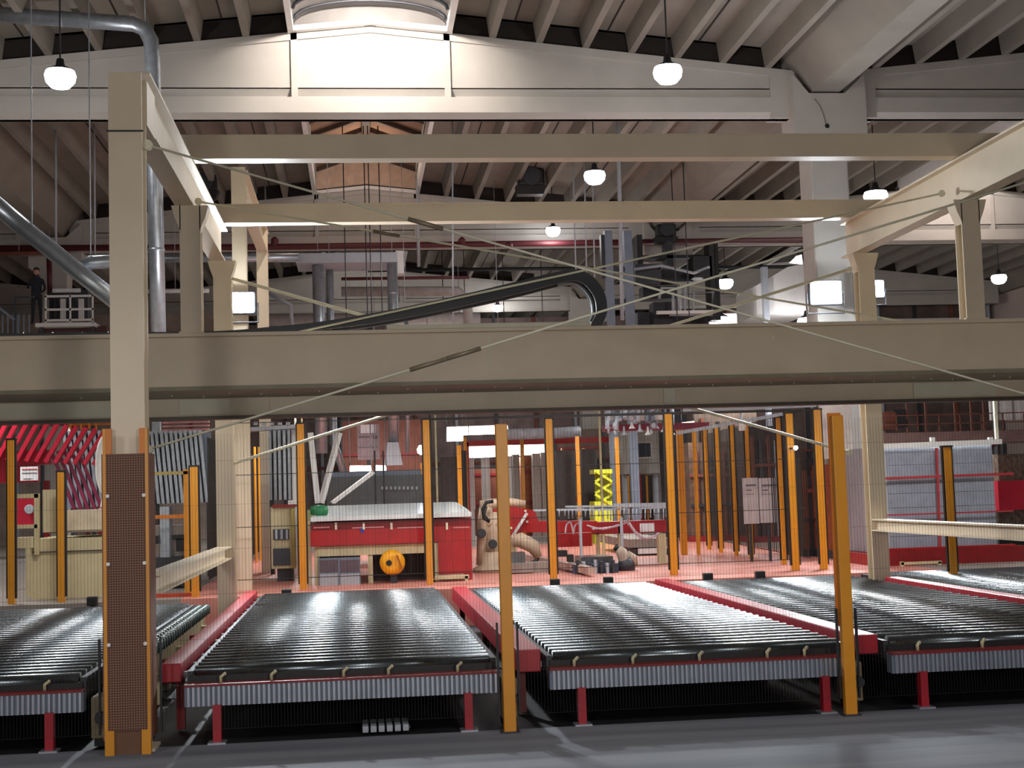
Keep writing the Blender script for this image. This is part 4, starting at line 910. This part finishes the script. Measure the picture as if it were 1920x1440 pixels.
# horizontal service trunking below girder
for x0_, x1_, y0_, y1_, Y, m_, lab in ((560, 1130, 763, 771, 26, BEIGE, 'beige cable trunking just under the girder at centre'), (810, 1130, 757, 762, 24, mat('pale_olive', (196, 192, 150), .5), 'pale olive beam above the beige trunking'), (430, 560, 773, 779, 27, BEIGE, 'beige trunking under the girder left of centre'), (800, 1540, 776, 779, 19, BLK, 'thin black top rail joining the tall rear posts')):
    mb = MB(); bx(mb, x0_, y0_, x1_, y1_, Y, .1)
    for xx in (x0_+4, x1_-8): q = W(xx, y1_, Y); mb.box(q.x, Y+.02, ZP, q.x+.03, Y+.05, q.z+.01)
    tag(mb.build('cable_trunking', m_), lab, 'trunking', 'overhead trunking')
def tube_light(x0_, y0_, x1_, y1_, Y, h, lab):
    a, b = W(x0_, y0_, Y), W(x1_, y1_, Y); t = thing('tube_light', lab, 'light', (a+b)/2, 'glowing tube lights')
    MB().tube([a, b], h, 12).build('tube', GLOWT, t); u = Vector((0, .05, h+.02)); MB().bar(a+u, b+u, .1, .04).build('fitting', WHITE, t)
    for q in (a, b): MB().tube([q+u, (q.x, q.y+.05, roofz(q.x))], .012, 6).build('hanger', DGREY, t)
    light((a+b)/2-Vector((0, .3, .2)), 60, .1)
tube_light(838, 810, 952, 806, 40, .11, 'long glowing tube light, upper one behind the near yellow post')
tube_light(838, 822, 868, 821, 40, .09, 'short glowing tube light under the upper tube')
tube_light(880, 849, 1026, 841, 38, .15, 'broad glowing tube light, lower one behind the near yellow post')
tube_light(656, 884, 696, 884, 28, .08, 'glowing tube light left under the hooded duct')
tube_light(704, 884, 724, 885, 28, .09, 'short glowing tube light right under the hooded duct')
tube_light(1279, 800, 1302, 797, 29, .05, 'small glowing tube at the top of the receding right fence')
q = W(791, 844, 26); t = thing('spot_lamp', 'small round glowing lamp beside the tall post left of centre', 'lamp', q); MB().lathe(q, [(.02, -.09), (.08, -.05), (.09, .02), (.05, .09)], 14).build('lamp_bowl', GLOW, t); MB().tube([q, (q.x+.06, 26, q.z+.12), (q.x+.08, 26, ZP)], .015, 6).build('stand', DGREY, t)
duct([(940, 815, 33), (1045, 812, 33), (1088, 809, 33)], .13, 'pale blue-white horizontal duct behind the middle yellow post', mt=mat('pale_blue_duct', (206, 214, 226), .4), rings=False)
t = thing('red_gantry', 'red overhead gantry beam behind the centre posts', 'gantry', W(980, 830, 34))
mb = MB(); bx(mb, 870, 822, 1200, 832, 34.6, .3); mb.build('beam', RED, t)
for x in (874, 1195): q = W(x, 830, 34.6); MB().box(q.x-.06, 34.6, ZP, q.x+.06, 34.8, q.z).build('leg', RED, t)
# scattered white columns between 880 and 1040
for i, (x0_, x1_, tp, m_, lab) in enumerate(((882, 890, 858, WHITE, 'slim white post at the left of the bright rear opening'), (905, 919, 858, WHITE, 'broad white post in the bright rear opening'), (950, 960, 856, WHITE, 'white post just right of the near yellow post'), (963, 975, 852, mat('warm_grey', (150, 138, 130), .6), 'warm grey cabinet column behind the near post'), (1000, 1014, 850, mat('cab_grey', (172, 156, 146), .6), 'pale grey cabinet column left of the middle post'), (1016, 1028, 848, mat('cab_grey', (172, 156, 146), .6), 'pale grey cabinet column touching the middle post'))):
    Y = 35+.3*i; mb = MB(); bx(mb, x0_, tp, x1_, 955, Y, .3); a_, b_ = W(x0_, 955, Y), W(x1_, 955, Y); mb.box(a_.x, Y, ZP, b_.x, Y+.3, a_.z); tag(mb.build('rear_post', m_), lab, 'post', 'pale rear posts')
for i, (x0_, x1_, tp, Y, m_, lab) in enumerate(((640, 800, 790, 44, BRN, 'long rusty brown storage rack far behind the white table'), (978, 998, 856, 37, mat('rust_orange', (176, 96, 60), .7), 'rust coloured cabinet behind the bright opening'), (886, 950, 880, 38.5, BRN, 'rusty brown crates behind the slim white posts'), (1205, 1258, 795, 42, mat('taupe_rack', (118, 100, 88), .7, var=.25, scale=5), 'taupe racking behind the grey control cabin'), (1040, 1130, 806, 43, mat('taupe_rack', (118, 100, 88), .7), 'taupe racking behind the middle posts'))):
    t = thing('storage_rack', lab, 'rack', W((x0_+x1_)/2, 950, Y), 'far storage racks'); a_, b_ = W(x0_, tp, Y), W(x1_, tp, Y)
    MB().box(a_.x, Y, ZP, b_.x, Y+1, a_.z).build('stored_goods', m_, t)
    for z in (1.3, 2.1, 2.9):
        if z < a_.z: MB().box(a_.x, Y-.05, z, b_.x, Y, z+.07).build('shelf_beam', REDD, t)
    for x in (a_.x, b_.x): MB().box(x-.03, Y-.06, ZP, x+.03, Y-.01, a_.z).build('upright', DGREY, t)
# sign panel at (690,820)
t = thing('notice_board', 'tall pale pink-grey control panel with white sheet above the white table', 'panel', W(691, 860, 30.5))
mb = MB(); bx(mb, 670, 796, 712, 862, 30.8, .15); mb.build('panel', mat('pink_grey_panel', (176, 156, 162), .6), t)
mb = MB(); bx(mb, 676, 796, 704, 812, 30.78, .02); mb.build('white_sheet', PAPER, t); mb = MB(); bx(mb, 700, 817, 708, 823, 30.78, .02); mb.build('dark_label', INK, t)
mb = MB(); bx(mb, 672, 818, 694, 820, 30.78, .02); bx(mb, 672, 838, 708, 839, 30.78, .02); mb.build('grey_lines', INK, t)
q = W(691, 860, 30.8); MB().box(q.x-.04, 30.82, ZP, q.x+.04, 30.9, q.z).build('stand', DGREY, t)
# lime lift
Yl = 30; t = thing('scissor_lift', 'lime yellow scissor lift behind the suction frame', 'lift', W(1132, 950, Yl))
for k in range(3):
    y0_ = 883+k*22; MB().bar(W(1116, y0_, Yl), W(1147, y0_+20, Yl), .1, .05).build('scissor_arm', LIME, t); MB().bar(W(1147, y0_, Yl+.1), W(1116, y0_+20, Yl+.1), .1, .05).build('scissor_arm', LIME, t)
mb = MB(); bx(mb, 1114, 880, 1148, 888, Yl, .6); mb.build('platform', LIME, t); mb = MB(); bx(mb, 1114, 940, 1148, 956, Yl, .6); q = W(1114, 950, Yl); r_ = W(1148, 950, Yl); mb.box(q.x, Yl, ZP, r_.x, Yl+.6, q.z); mb.build('base', LIME, t)
mb = MB(); bx(mb, 1116, 888, 1147, 940, Yl+.5, .05); mb.build('rear_panel', mat('lime_dark', (150, 156, 40), .6), t)
# grey cabin
t = thing('control_cabin', 'pale grey control cabin with dark square window', 'cabin', W(1198, 890, 33))
mb = MB(); bx(mb, 1168, 808, 1236, 888, 33, 1.2); mb.build('housing', mat('cabin_grey', (168, 164, 156), .6), t)
mb = MB(); bx(mb, 1184, 831, 1220, 857, 32.97, .03); mb.build('window_screen', SCRN, t); mb = MB(); bx(mb, 1181, 828, 1223, 831, 32.95, .04); bx(mb, 1181, 857, 1223, 860, 32.95, .04); bx(mb, 1181, 831, 1184, 857, 32.95, .04); bx(mb, 1220, 831, 1223, 857, 32.95, .04); mb.build('window_frame', mat('cabin_trim', (190, 186, 180), .6), t)
for x in (1172, 1230): q = W(x, 888, 33.3); MB().box(q.x-.05, 33.3, ZP, q.x+.05, 33.5, q.z).build('leg', LGREY, t)
# notices on the right fence row
for x0_, x1_, y0_, y1_, lab in ((1394, 1422, 896, 982, 'tall white paper notice behind the right yellow posts'), (1424, 1462, 896, 980, 'wide white notice with grey heading behind the right yellow posts')):
    Yn = 21.0; t = thing('notice', lab, 'notice', W((x0_+x1_)/2, y1_, Yn), 'white notices'); mb = MB(); bx(mb, x0_, y0_, x1_, y1_, Yn, .02); mb.build('sheet', mat('notice_grey', (196, 190, 192), .7), t)
    mb = MB(); bx(mb, x0_+4, y0_+12, x1_-5, y0_+16, Yn-.004, .004); bx(mb, x0_+4, y0_+22, x0_+16, y0_+24, Yn-.004, .004); bx(mb, x0_+4, y0_+30, x1_-8, y0_+31, Yn-.004, .004); mb.build('print', INK, t); q = W((x0_+x1_)/2, y1_, Yn); MB().box(q.x-.02, Yn+.02, ZP, q.x+.02, Yn+.05, q.z+.3).build('stand', DGREY, t)
# right back region: brown machines behind receding row
for i, (x0_, x1_, tp, bt, Y, m_, lab) in enumerate(((1290, 1400, 830, 1030, 29.3, mat('brown_machine', (110, 84, 70), .7, var=.3, scale=6), 'tall brown machine behind the receding yellow posts'), (1400, 1470, 800, 1020, 27.8, mat('dark_plum_machine', (70, 56, 54), .7, var=.3, scale=6), 'dark plum machine behind the white notices'), (1500, 1545, 860, 1060, 22, mat('ink_machine', (44, 40, 48), .6, var=.2), 'ink dark control cabinet between the tall right posts'), (1560, 1600, 870, 1080, 21, mat('orange_machine', (178, 84, 36), .6, var=.15), 'orange machine body behind the cream column'), (1300, 1420, 770, 815, 35, mat('taupe_rack', (118, 100, 88), .7), 'taupe upper machine cover under the girder right of centre'))):
    t = thing('rear_machine', lab, 'machine', W((x0_+x1_)/2, bt, Y), 'rear machines'); a_, b_ = W(x0_, tp, Y), W(x1_, bt, Y); MB().box(a_.x, Y, ZP, b_.x, Y+1, a_.z).build('body', m_, t)
    for k in range(4): xx = a_.x+(b_.x-a_.x)*(k+.5)/4; MB().box(xx-.04, Y-.06, ZP, xx+.04, Y, a_.z-.2-.1*(k % 2)).build('upright', [BRN, DGREY, BRN, LGREY][k], t)
    for k in range(2): zz = ZP+(a_.z-ZP)*(.35+.3*k); MB().box(a_.x, Y-.08, zz, b_.x, Y-.03, zz+.06).build('cross_rail', BRN if k else DGREY, t)
    MB().box(a_.x-.05, Y-.1, ZP, b_.x+.05, Y+1, ZP+.12).build('base', REDD if i < 2 else DGREY, t)
for x0_, y0_, x1_, y1_, lab in ((1280, 770, 1530, 760, 'bright silver guide rail under the girder at right'), (1270, 812, 1475, 775, 'silver sloping rod below the bright guide rail')):
    t = thing('guide_bar', lab, 'rail', W(x0_, y0_, 20), 'silver guide bars'); MB().bar(W(x0_, y0_, 20), W(x1_, y1_, 20), .05, .05).build('bar', ALU, t)
    q = W(x1_, y1_, 20); MB().box(q.x-.03, 20, ZP, q.x+.03, 20.06, q.z).build('support', DGREY, t)
p = W(1390, 790, 20); t = thing('air_unit', 'small white air unit hanging on the sloping rod', 'unit', p); MB().bev(p.x-.05, 19.9, p.z-.14, p.x+.04, 20.0, p.z+.02, .01).build('unit', WHITE, t); MB().tube([p, p+Vector((0, 0, .14))], .015, 6).build('hook', LGREY, t)
p = W(1492, 840, 18.4); t = thing('spot_lamp', 'tiny bright lamp on the tall right post', 'lamp', p); MB().lathe(p, [(.01, -.03), (.035, 0), (.02, .03)], 10).build('lamp_bowl', GLOW, t); MB().box(p.x-.04, 18.4, p.z-.01, p.x, 18.6, p.z+.01).build('bracket', DGREY, t)
# ================================================================== RIGHT: cabinet, red base
Yc = 18.9
t = thing('roller_door_cabinet', 'big grey panelled enclosure with silver top rail at right', 'enclosure', W(1750, 1030, Yc))
a_, b_ = W(1645, 838, Yc), W(1870, 1028, Yc)
MB().box(a_.x, Yc, W(1750, 1035, Yc).z, b_.x, Yc+1.5, a_.z).build('panelled_front', LGREY, t)
mb = MB()
for i in range(7): z = W(1750, 1030, Yc).z+i*.2; mb.box(a_.x+.12, Yc-.012, z, b_.x, Yc, z+.185)
mb.build('slats', mat('slat_grey', (156, 162, 176), .45), t)
mb = MB(); bx(mb, 1637, 842, 1650, 1030, Yc-.05, .1); mb.build('side_post', WHITE, t)
MB().bar(W(1627, 838, Yc-.1), W(1876, 828, Yc-.1), .1, .07).build('top_rail', WHITE, t)
for x in (1645, 1748, 1857): p = W(x, 828, Yc-.1); MB().box(p.x-.03, p.y-.03, p.z, p.x+.03, p.y+.03, p.z+.06).build('lug', WHITE, t)
mb = MB(); bx(mb, 1866, 742, 1871, 832, Yc-.1, .05); bx(mb, 1628, 748, 1633, 836, Yc-.1, .05); mb.build('hanger_post', CREAM2, t)
mb = MB()
for (x0_, y0_, x1_, y1_, wd) in ((1632, 898, 1900, 888, .035), (1632, 967, 1900, 958, .02), (1756, 840, 1764, 1060, .03)): mb.bar(W(x0_, y0_, Yc-.12), W(x1_, y1_, Yc-.12), wd, wd)
mb.build('red_rods', mat('thin_red_rod', (180, 60, 66), .5), t)
t = thing('red_plinth', 'long red machine plinth below the grey enclosure', 'plinth', W(1760, 1080, Yc))
a_, b_ = W(1640, 1030, Yc-.15), W(1905, 1018, Yc-.15)
MB().box(a_.x, Yc-.15, ZP, b_.x, Yc-.02, a_.z).box(a_.x, Yc-.02, ZP, b_.x, Yc+1.2, W(1750, 1036, Yc).z).build('plinth', RED, t); MB().box(a_.x, Yc-.2, ZP, b_.x+.1, Yc-.1, ZP+.22).build('lower_plinth', REDD, t)
mb = MB()
for r_ in ((1690, 1053, 1766, 1058), (1690, 1053, 1696, 1085), (1760, 1053, 1766, 1085)): bx(mb, *r_, Yc-.35, .05)
tag(mb.build('frame_stand', BEIGE), 'small beige rectangular frame in front of the red plinth', 'frame')
t = thing('rear_machine', 'rust and crimson machinery right of the grey enclosure', 'machine', W(1900, 1060, 21), 'rear machines')
mb = MB(); bx(mb, 1872, 900, 1990, 955, 20.6, 1); mb.build('crimson_panel', MAG, t); mb = MB(); bx(mb, 1872, 955, 1990, 985, 20.8, 1); bx(mb, 1872, 850, 1990, 900, 20.8, 1); mb.build('clutter_body', mat('speckled_brown', (120, 100, 84), .7, var=.4, scale=14), t)
a_ = W(1872, 985, 20.7); b_ = W(1990, 985, 20.7); MB().box(a_.x, 20.7, ZP, b_.x, 21.6, a_.z).build('dark_base', BLK, t)
# mezzanine behind right
Yz = 26
t = thing('mezzanine', 'brown mezzanine walkway with thin railing at the upper right', 'mezzanine', W(1750, 820, Yz))
mb = MB(); bx(mb, 1630, 808, 2000, 830, Yz, 1.5); mb.build('deck_edge', mat('mauve_brown', (128, 98, 94), .7), t)
for x in range(1640, 1990, 40): mb = MB(); bx(mb, x, 775, x+2, 808, Yz, .03); mb.build('rail_post', mat('rust_rail', (120, 70, 56), .6), t)
for y in (775, 792): mb = MB(); bx(mb, 1640, y, 1990, y+2, Yz, .03); mb.build('handrail', mat('rust_rail', (120, 70, 56), .6), t)
for x in (1640, 1990): q = W(x, 820, Yz+.5); MB().box(q.x-.06, Yz+.4, ZP, q.x+.06, Yz+.6, q.z).build('support_post', DGREY, t)
for i, r_ in enumerate(((1660, 772, 1680, 806), (1675, 768, 1700, 802), (1688, 786, 1702, 800), (1640, 790, 1662, 808))): mb = MB(); bx(mb, *r_, Yz+.4+.1*i, .4); mb.build('stored_unit', [BRN, DK, BLK, LGREY][i], t)
t = thing('white_curtain', 'pale sheeted racking at the right edge above the walkway', 'curtain', W(1890, 808, 32)); mb = MB()
a_, b_ = W(1860, 808, 32), W(1990, 740, 32)
for i in range(10): x = a_.x+(b_.x-a_.x)*i/10; mb.box(x, 32+.06*(i % 2), 3.0, x+(b_.x-a_.x)/10, 32.1+.06*(i % 2), 4.4)
mb.build('sheets', mat('pale_sheet', (206, 200, 200), .7), t); MB().box(a_.x+.3, 32.1, ZP, a_.x+.4, 32.2, 3.0).build('post', DGREY, t)
for i, x in enumerate((1700, 1735, 1790, 1820, 1844)):
    q = W(x, 745, 30); tag(MB().box(q.x-.02, 30, ZP, q.x+.02, 30.05, 4.6).build('rack_post', mat('rust_rail', (120, 70, 56), .6)), ['first', 'second', 'third', 'fourth', 'fifth'][i]+' thin rusty rack post from the left behind the walkway', 'post', 'rusty rack posts')
# white wall panel behind cream column
t = thing('wall_panel', 'white cladding panel beside the cream column under the girder', 'panel', W(1565, 860, 22)); mb = MB(); bx(mb, 1540, 752, 1598, 860, 21.2, .3); mb.build('panel', mat('warm_white', (232, 218, 206), .6), t); mb = MB(); q = W(1570, 860, 21.3); mb.box(q.x-.1, 21.25, ZP, q.x+.1, 21.45, q.z); mb.build('post', ORG, t)
MB().bar(W(1536, 762, 21.1), W(1585, 745, 21.1), .05, .07).build('top_edge', WHITE, t)
# orange box right behind orange guard post
# ================================================================== LEFT: crimson truss, louvres, beige cabinet
Yt = 20.5
t = thing('slatted_chute', 'crimson slatted chute with rows of slanting bars at the left', 'machine', W(80, 950, Yt))
for i in range(13):
    x = -30+i*18; MB().bar(W(x+30, 782+i*2.2, Yt), W(x-10, 860+i*1.0, Yt), .12, .055).build('slat', MAG, t)
mb = MB(); bx(mb, -20, 845, 95, 872, Yt+.1, .2); mb.build('band', MAG, t)
for i in range(5):
    MB().bar(W(98+i*11, 850-i*4, Yt+.12), W(140+i*13, 955, Yt+.12), .07, .045).build('diagonal_bar', mat('plum_truss', (150, 40, 84), .45), t)
mb = MB(); bx(mb, -10, 870, 70, 905, Yt+.15, .2); bx(mb, 25, 935, 70, 985, Yt+.15, .2); mb.build('side_plate', MAG, t)
MB().lathe(W(55, 955, Yt+.1), [(.06, -.02), (.07, .0), (.06, .02)], 16, 'y').build('round_port', LGREY, t)
for x in (20, 88, 190): q = W(x, 940, Yt+.3); MB().box(q.x-.04, Yt+.25, ZP, q.x+.04, Yt+.35, q.z+(.3 if x < 100 else -.05)).build('leg', REDD, t)
mb = MB(); bx(mb, 38, 875, 71, 901, Yt-.05, .02); o = mb.build('notice', PAPER); tag(o, 'white notice with red heading on the crimson chute', 'sign')
mb = MB(); bx(mb, 41, 879, 69, 881, Yt-.055, .004); mb.build('red_heading', REDINK, o); mb = MB(); bx(mb, 41, 886, 69, 887.5, Yt-.055, .004); bx(mb, 44, 897, 60, 898, Yt-.055, .004); mb.build('grey_text', INK, o)
# corrugated silver louvres
def louvres(x0_, x1_, y0_, y1_, Y, n, lab, lean=0):
    a_, b_ = W(x0_, y1_, Y), W(x1_, y0_, Y); t = thing('louvre_bank', lab, 'louvres', (a_.x, Y, ZP), 'silver louvre banks'); dx = (b_.x-a_.x)/n
    mb = MB()
    for i in range(n):
        x = a_.x+dx*i; mb.prism([(x, a_.z), (x+dx*.62, a_.z), (x+dx*.62-lean, b_.z), (x-lean, b_.z)], Y+.03*(i % 2), Y+.22)
    mb.build('louvres', GALV, t); MB().box(a_.x-lean, Y+.2, a_.z, b_.x, Y+.26, b_.z-.03).build('backing', GREYB, t)
    MB().box(a_.x, Y+.03, ZP, a_.x+.06, Y+.2, a_.z).build('leg', DGREY, t); MB().box(b_.x-.06, Y+.03, ZP, b_.x, Y+.2, a_.z).build('leg', DGREY, t)
    return t
louvres(132, 215, 806, 952, 22.5, 9, 'silver vertical louvres between the crimson chute and the tall column', .12)
louvres(285, 392, 806, 945, 22.5, 12, 'silver vertical louvres right of the tall column', .1)
louvres(505, 556, 800, 938, 22.5, 6, 'pale blue louvres left of the tall post before the press')
p = W(500, 802, 22); t = thing('cable_tray', 'silver cable tray above the dark left fence row', 'tray', p); MB().bar(W(432, 808, 22), W(556, 800, 22), .3, .06).build('tray', ALU, t)
for i in range(8): q = W(436+i*15, 798, 22); MB().box(q.x-.03, 21.8, q.z, q.x+.03, 21.9, q.z+.05).build('clip', LGREY, t)
q = W(550, 803, 22.1); MB().box(q.x-.03, 22.05, ZP, q.x+.03, 22.15, q.z).build('post', WHITE, t)
# white hose
t = thing('extraction_hose', 'white flexible hose hanging left of the tall column', 'hose', W(195, 950, 19.5)); MB().tube([W(x, y, 19.5) for x, y in catm([(216, 812), (200, 820), (190, 840), (187, 875), (190, 905), (199, 925), (196, 952)], 6)], .06, 12).build('hose', HOSE, t); q = W(196, 952, 19.5); MB().lathe((q.x, 19.5, q.z-.1), [(.08, 0), (.08, .1)], 12).build('socket', REDD, t); MB().box(q.x-.04, 19.46, ZP, q.x+.04, 19.54, q.z-.1).build('stand', BEIGE, t)
# beige cabinet
t = thing('beige_cabinet', 'large beige machine cabinet at the left behind the wire fence', 'cabinet', W(150, 1130, 18.6))
def wb(r_, Y, d, nm, m_, tt=None): mb = MB(); bx(mb, *r_, Y, d); return mb.build(nm, m_, tt or t)
a_, b_ = W(58, 1000, 18.6), W(350, 1000, 18.6); MB().box(a_.x, 18.6, ZP, W(215, 1000, 18.6).x, 20.0, W(150, 1008, 18.6).z).build('lower_body', BEIGE, t)
wb((110, 956, 214, 996), 18.7, 1.2, 'upper_body', mat('beige_light', (222, 208, 180), .5)); wb((80, 918, 106, 998), 18.5, .5, 'filter_housing', BEIGE)
wb((90, 994, 214, 998), 18.58, .1, 'seam_strip', mat('taupe_seam', (140, 126, 104), .6)); wb((26, 926, 72, 934), 18.5, .1, 'pipe_frame', BEIGE); wb((64, 926, 72, 1040), 18.5, .1, 'frame_post', BEIGE); wb((26, 984, 70, 991), 18.5, .1, 'frame_rail', BEIGE)
wb((26, 1008, 60, 1028), 18.4, .4, 'bracket_box', BEIGE); wb((48, 1028, 56, 1120), 18.4, .1, 'front_leg', BEIGE); MB().box(W(58, 1, 18.6).x, 18.56, 1.05, W(214, 1, 18.6).x, 18.6, 1.06).build('lower_seam', DGREY, t)
t = thing('pump_skid', 'grey pump skid with orange rail right of the guarded column', 'machine', W(320, 1100, 19.5))
wb((285, 965, 362, 972), 19.5, .05, 'orange_rail', ORG); wb((300, 950, 318, 1050), 19.9, .3, 'grey_pipe', GALV); wb((285, 985, 350, 1045), 20.2, .8, 'body', mat('warm_grey', (150, 138, 130), .6)); wb((322, 1003, 350, 1012), 19.6, .3, 'dark_valve', BLK); wb((330, 1010, 346, 1034), 19.6, .3, 'dark_valve', BLK); wb((286, 1005, 296, 1020), 19.6, .2, 'dark_valve', BLK); wb((285, 1113, 360, 1120), 18.0, .06, 'red_kick_rail', mat('orange_red', (196, 66, 34), .5)); wb((345, 880, 356, 1115), 18.6, .06, 'yellow_frame', YEL); wb((290, 884, 352, 890), 18.6, .06, 'yellow_top', mat('olive_yellow', (170, 150, 80), .5)); wb((290, 1045, 345, 1100), 19.8, .5, 'base', DGREY)
# small beige stand beside left dark fence
t = thing('valve_cabinet', 'beige valve cabinet with dark grilles left of the tall yellow post', 'cabinet', W(530, 1080, 20.5))
wb((508, 950, 552, 1066), 20.5, .5, 'body', BEIGE); wb((512, 992, 542, 1012), 20.48, .02, 'grille', mat('grille_dark', (62, 66, 78), .5)); wb((512, 1028, 544, 1060), 20.48, .02, 'grille', mat('grille_dark', (62, 66, 78), .5)); wb((510, 946, 556, 951), 20.45, .5, 'top_rail', REDD); wb((540, 938, 556, 946), 20.45, .2, 'white_box', WHITE); wb((546, 955, 553, 1066), 20.4, .1, 'post', mat('olive_yellow', (170, 150, 80), .5))
for k in range(3): wb((516+k*10, 993, 520+k*10, 1011), 20.46, .02, 'grille_bar', LGREY)
q = W(520, 1066, 20.6); r_ = W(550, 1066, 20.6); MB().box(q.x, 20.55, ZP, r_.x, 20.9, q.z+.05).build('base', DGREY, t)
# red lattice behind top left under girder
t = thing('pipe_rack', 'rust and white pipe rack high behind the crimson chute', 'rack', W(150, 800, 27))
wb((135, 778, 215, 789), 27, .2, 'cream_pipe', mat('cream_pipe', (240, 226, 196), .4)); wb((128, 792, 215, 797), 27.1, .1, 'rust_pipe', ORG)
for x in (130, 150, 165, 178): wb((x, 772, x+3, 805), 26.95, .05, 'rust_upright', ORG)
q = W(132, 800, 27.2); MB().box(q.x, 27.2, ZP, q.x+.08, 27.3, q.z+.1).build('post', REDD, t)
wb((-20, 776, 126, 800), 28, .1, 'rust_mesh', mat('rust_mesh', (150, 66, 56), .7, var=.4, scale=30, stretch=(4, 1, .2)))
for k in range(5): wb((305, 776+k*7, 392, 779+k*7), 26, .05, 'pink_pipe', mat('pale_pink_trim', (216, 150, 150), .5))
wb((285, 776, 300, 900), 24, .2, 'grey_duct', GALV)
# grey wall of machinery further back to close view
for i, (x0_, x1_, tp, Y, m_, lab) in enumerate(((-100, 420, 595, 45, mat('far_beige', (168, 150, 140), .8, var=.2, scale=2), 'far beige storage block at the left'), (430, 700, 610, 47, mat('far_taupe', (134, 116, 110), .8, var=.25, scale=2), 'far taupe storage block left of centre'), (700, 1290, 600, 48, mat('far_mauve', (150, 130, 128), .8, var=.25, scale=2), 'far mauve storage block behind the centre'), (1290, 1850, 570, 47, mat('far_brown', (118, 100, 98), .8, var=.25, scale=2), 'far brown storage block at the right'))):
    t = thing('storage_block', lab, 'storage', W((x0_+x1_)/2, 900, Y), 'far storage blocks'); a_, b_ = W(x0_, tp, Y), W(x1_, tp, Y)
    MB().box(a_.x, Y, ZP, b_.x, Y+.6, a_.z).build('block', m_, t); n = 8
    for k in range(n+1): xx = a_.x+(b_.x-a_.x)*k/n; MB().box(xx-.05, Y-.1, ZP, xx+.05, Y, a_.z+.3*(k % 2)).build('upright', [DGREY, BRN, LGREY][k % 3], t)
    for k in range(3): zz = ZP+(a_.z-ZP)*(.3+.3*k); MB().box(a_.x, Y-.12, zz, b_.x, Y-.05, zz+.09).build('beam', [BRN, DGREY, WHITE][k], t)

# pale grating on the floor under the first roller bed
a_, b_ = WZ(680, 1384, .0), WZ(772, 1376, .0); t = thing('floor_grating', 'small pale slotted block on the floor under the first full roller bed', 'grating', (a_.x, 10.1, 0))
for i in range(6): x = a_.x+i*(b_.x-a_.x)/6; MB().bev(x, 9.9, 0, x+(b_.x-a_.x)/6*.75, 10.2, .045, .004).build('slot_block', LGREY, t)
MB().box(a_.x, 10.0, 0, b_.x, 10.1, .02).build('base_strip', DGREY, t)
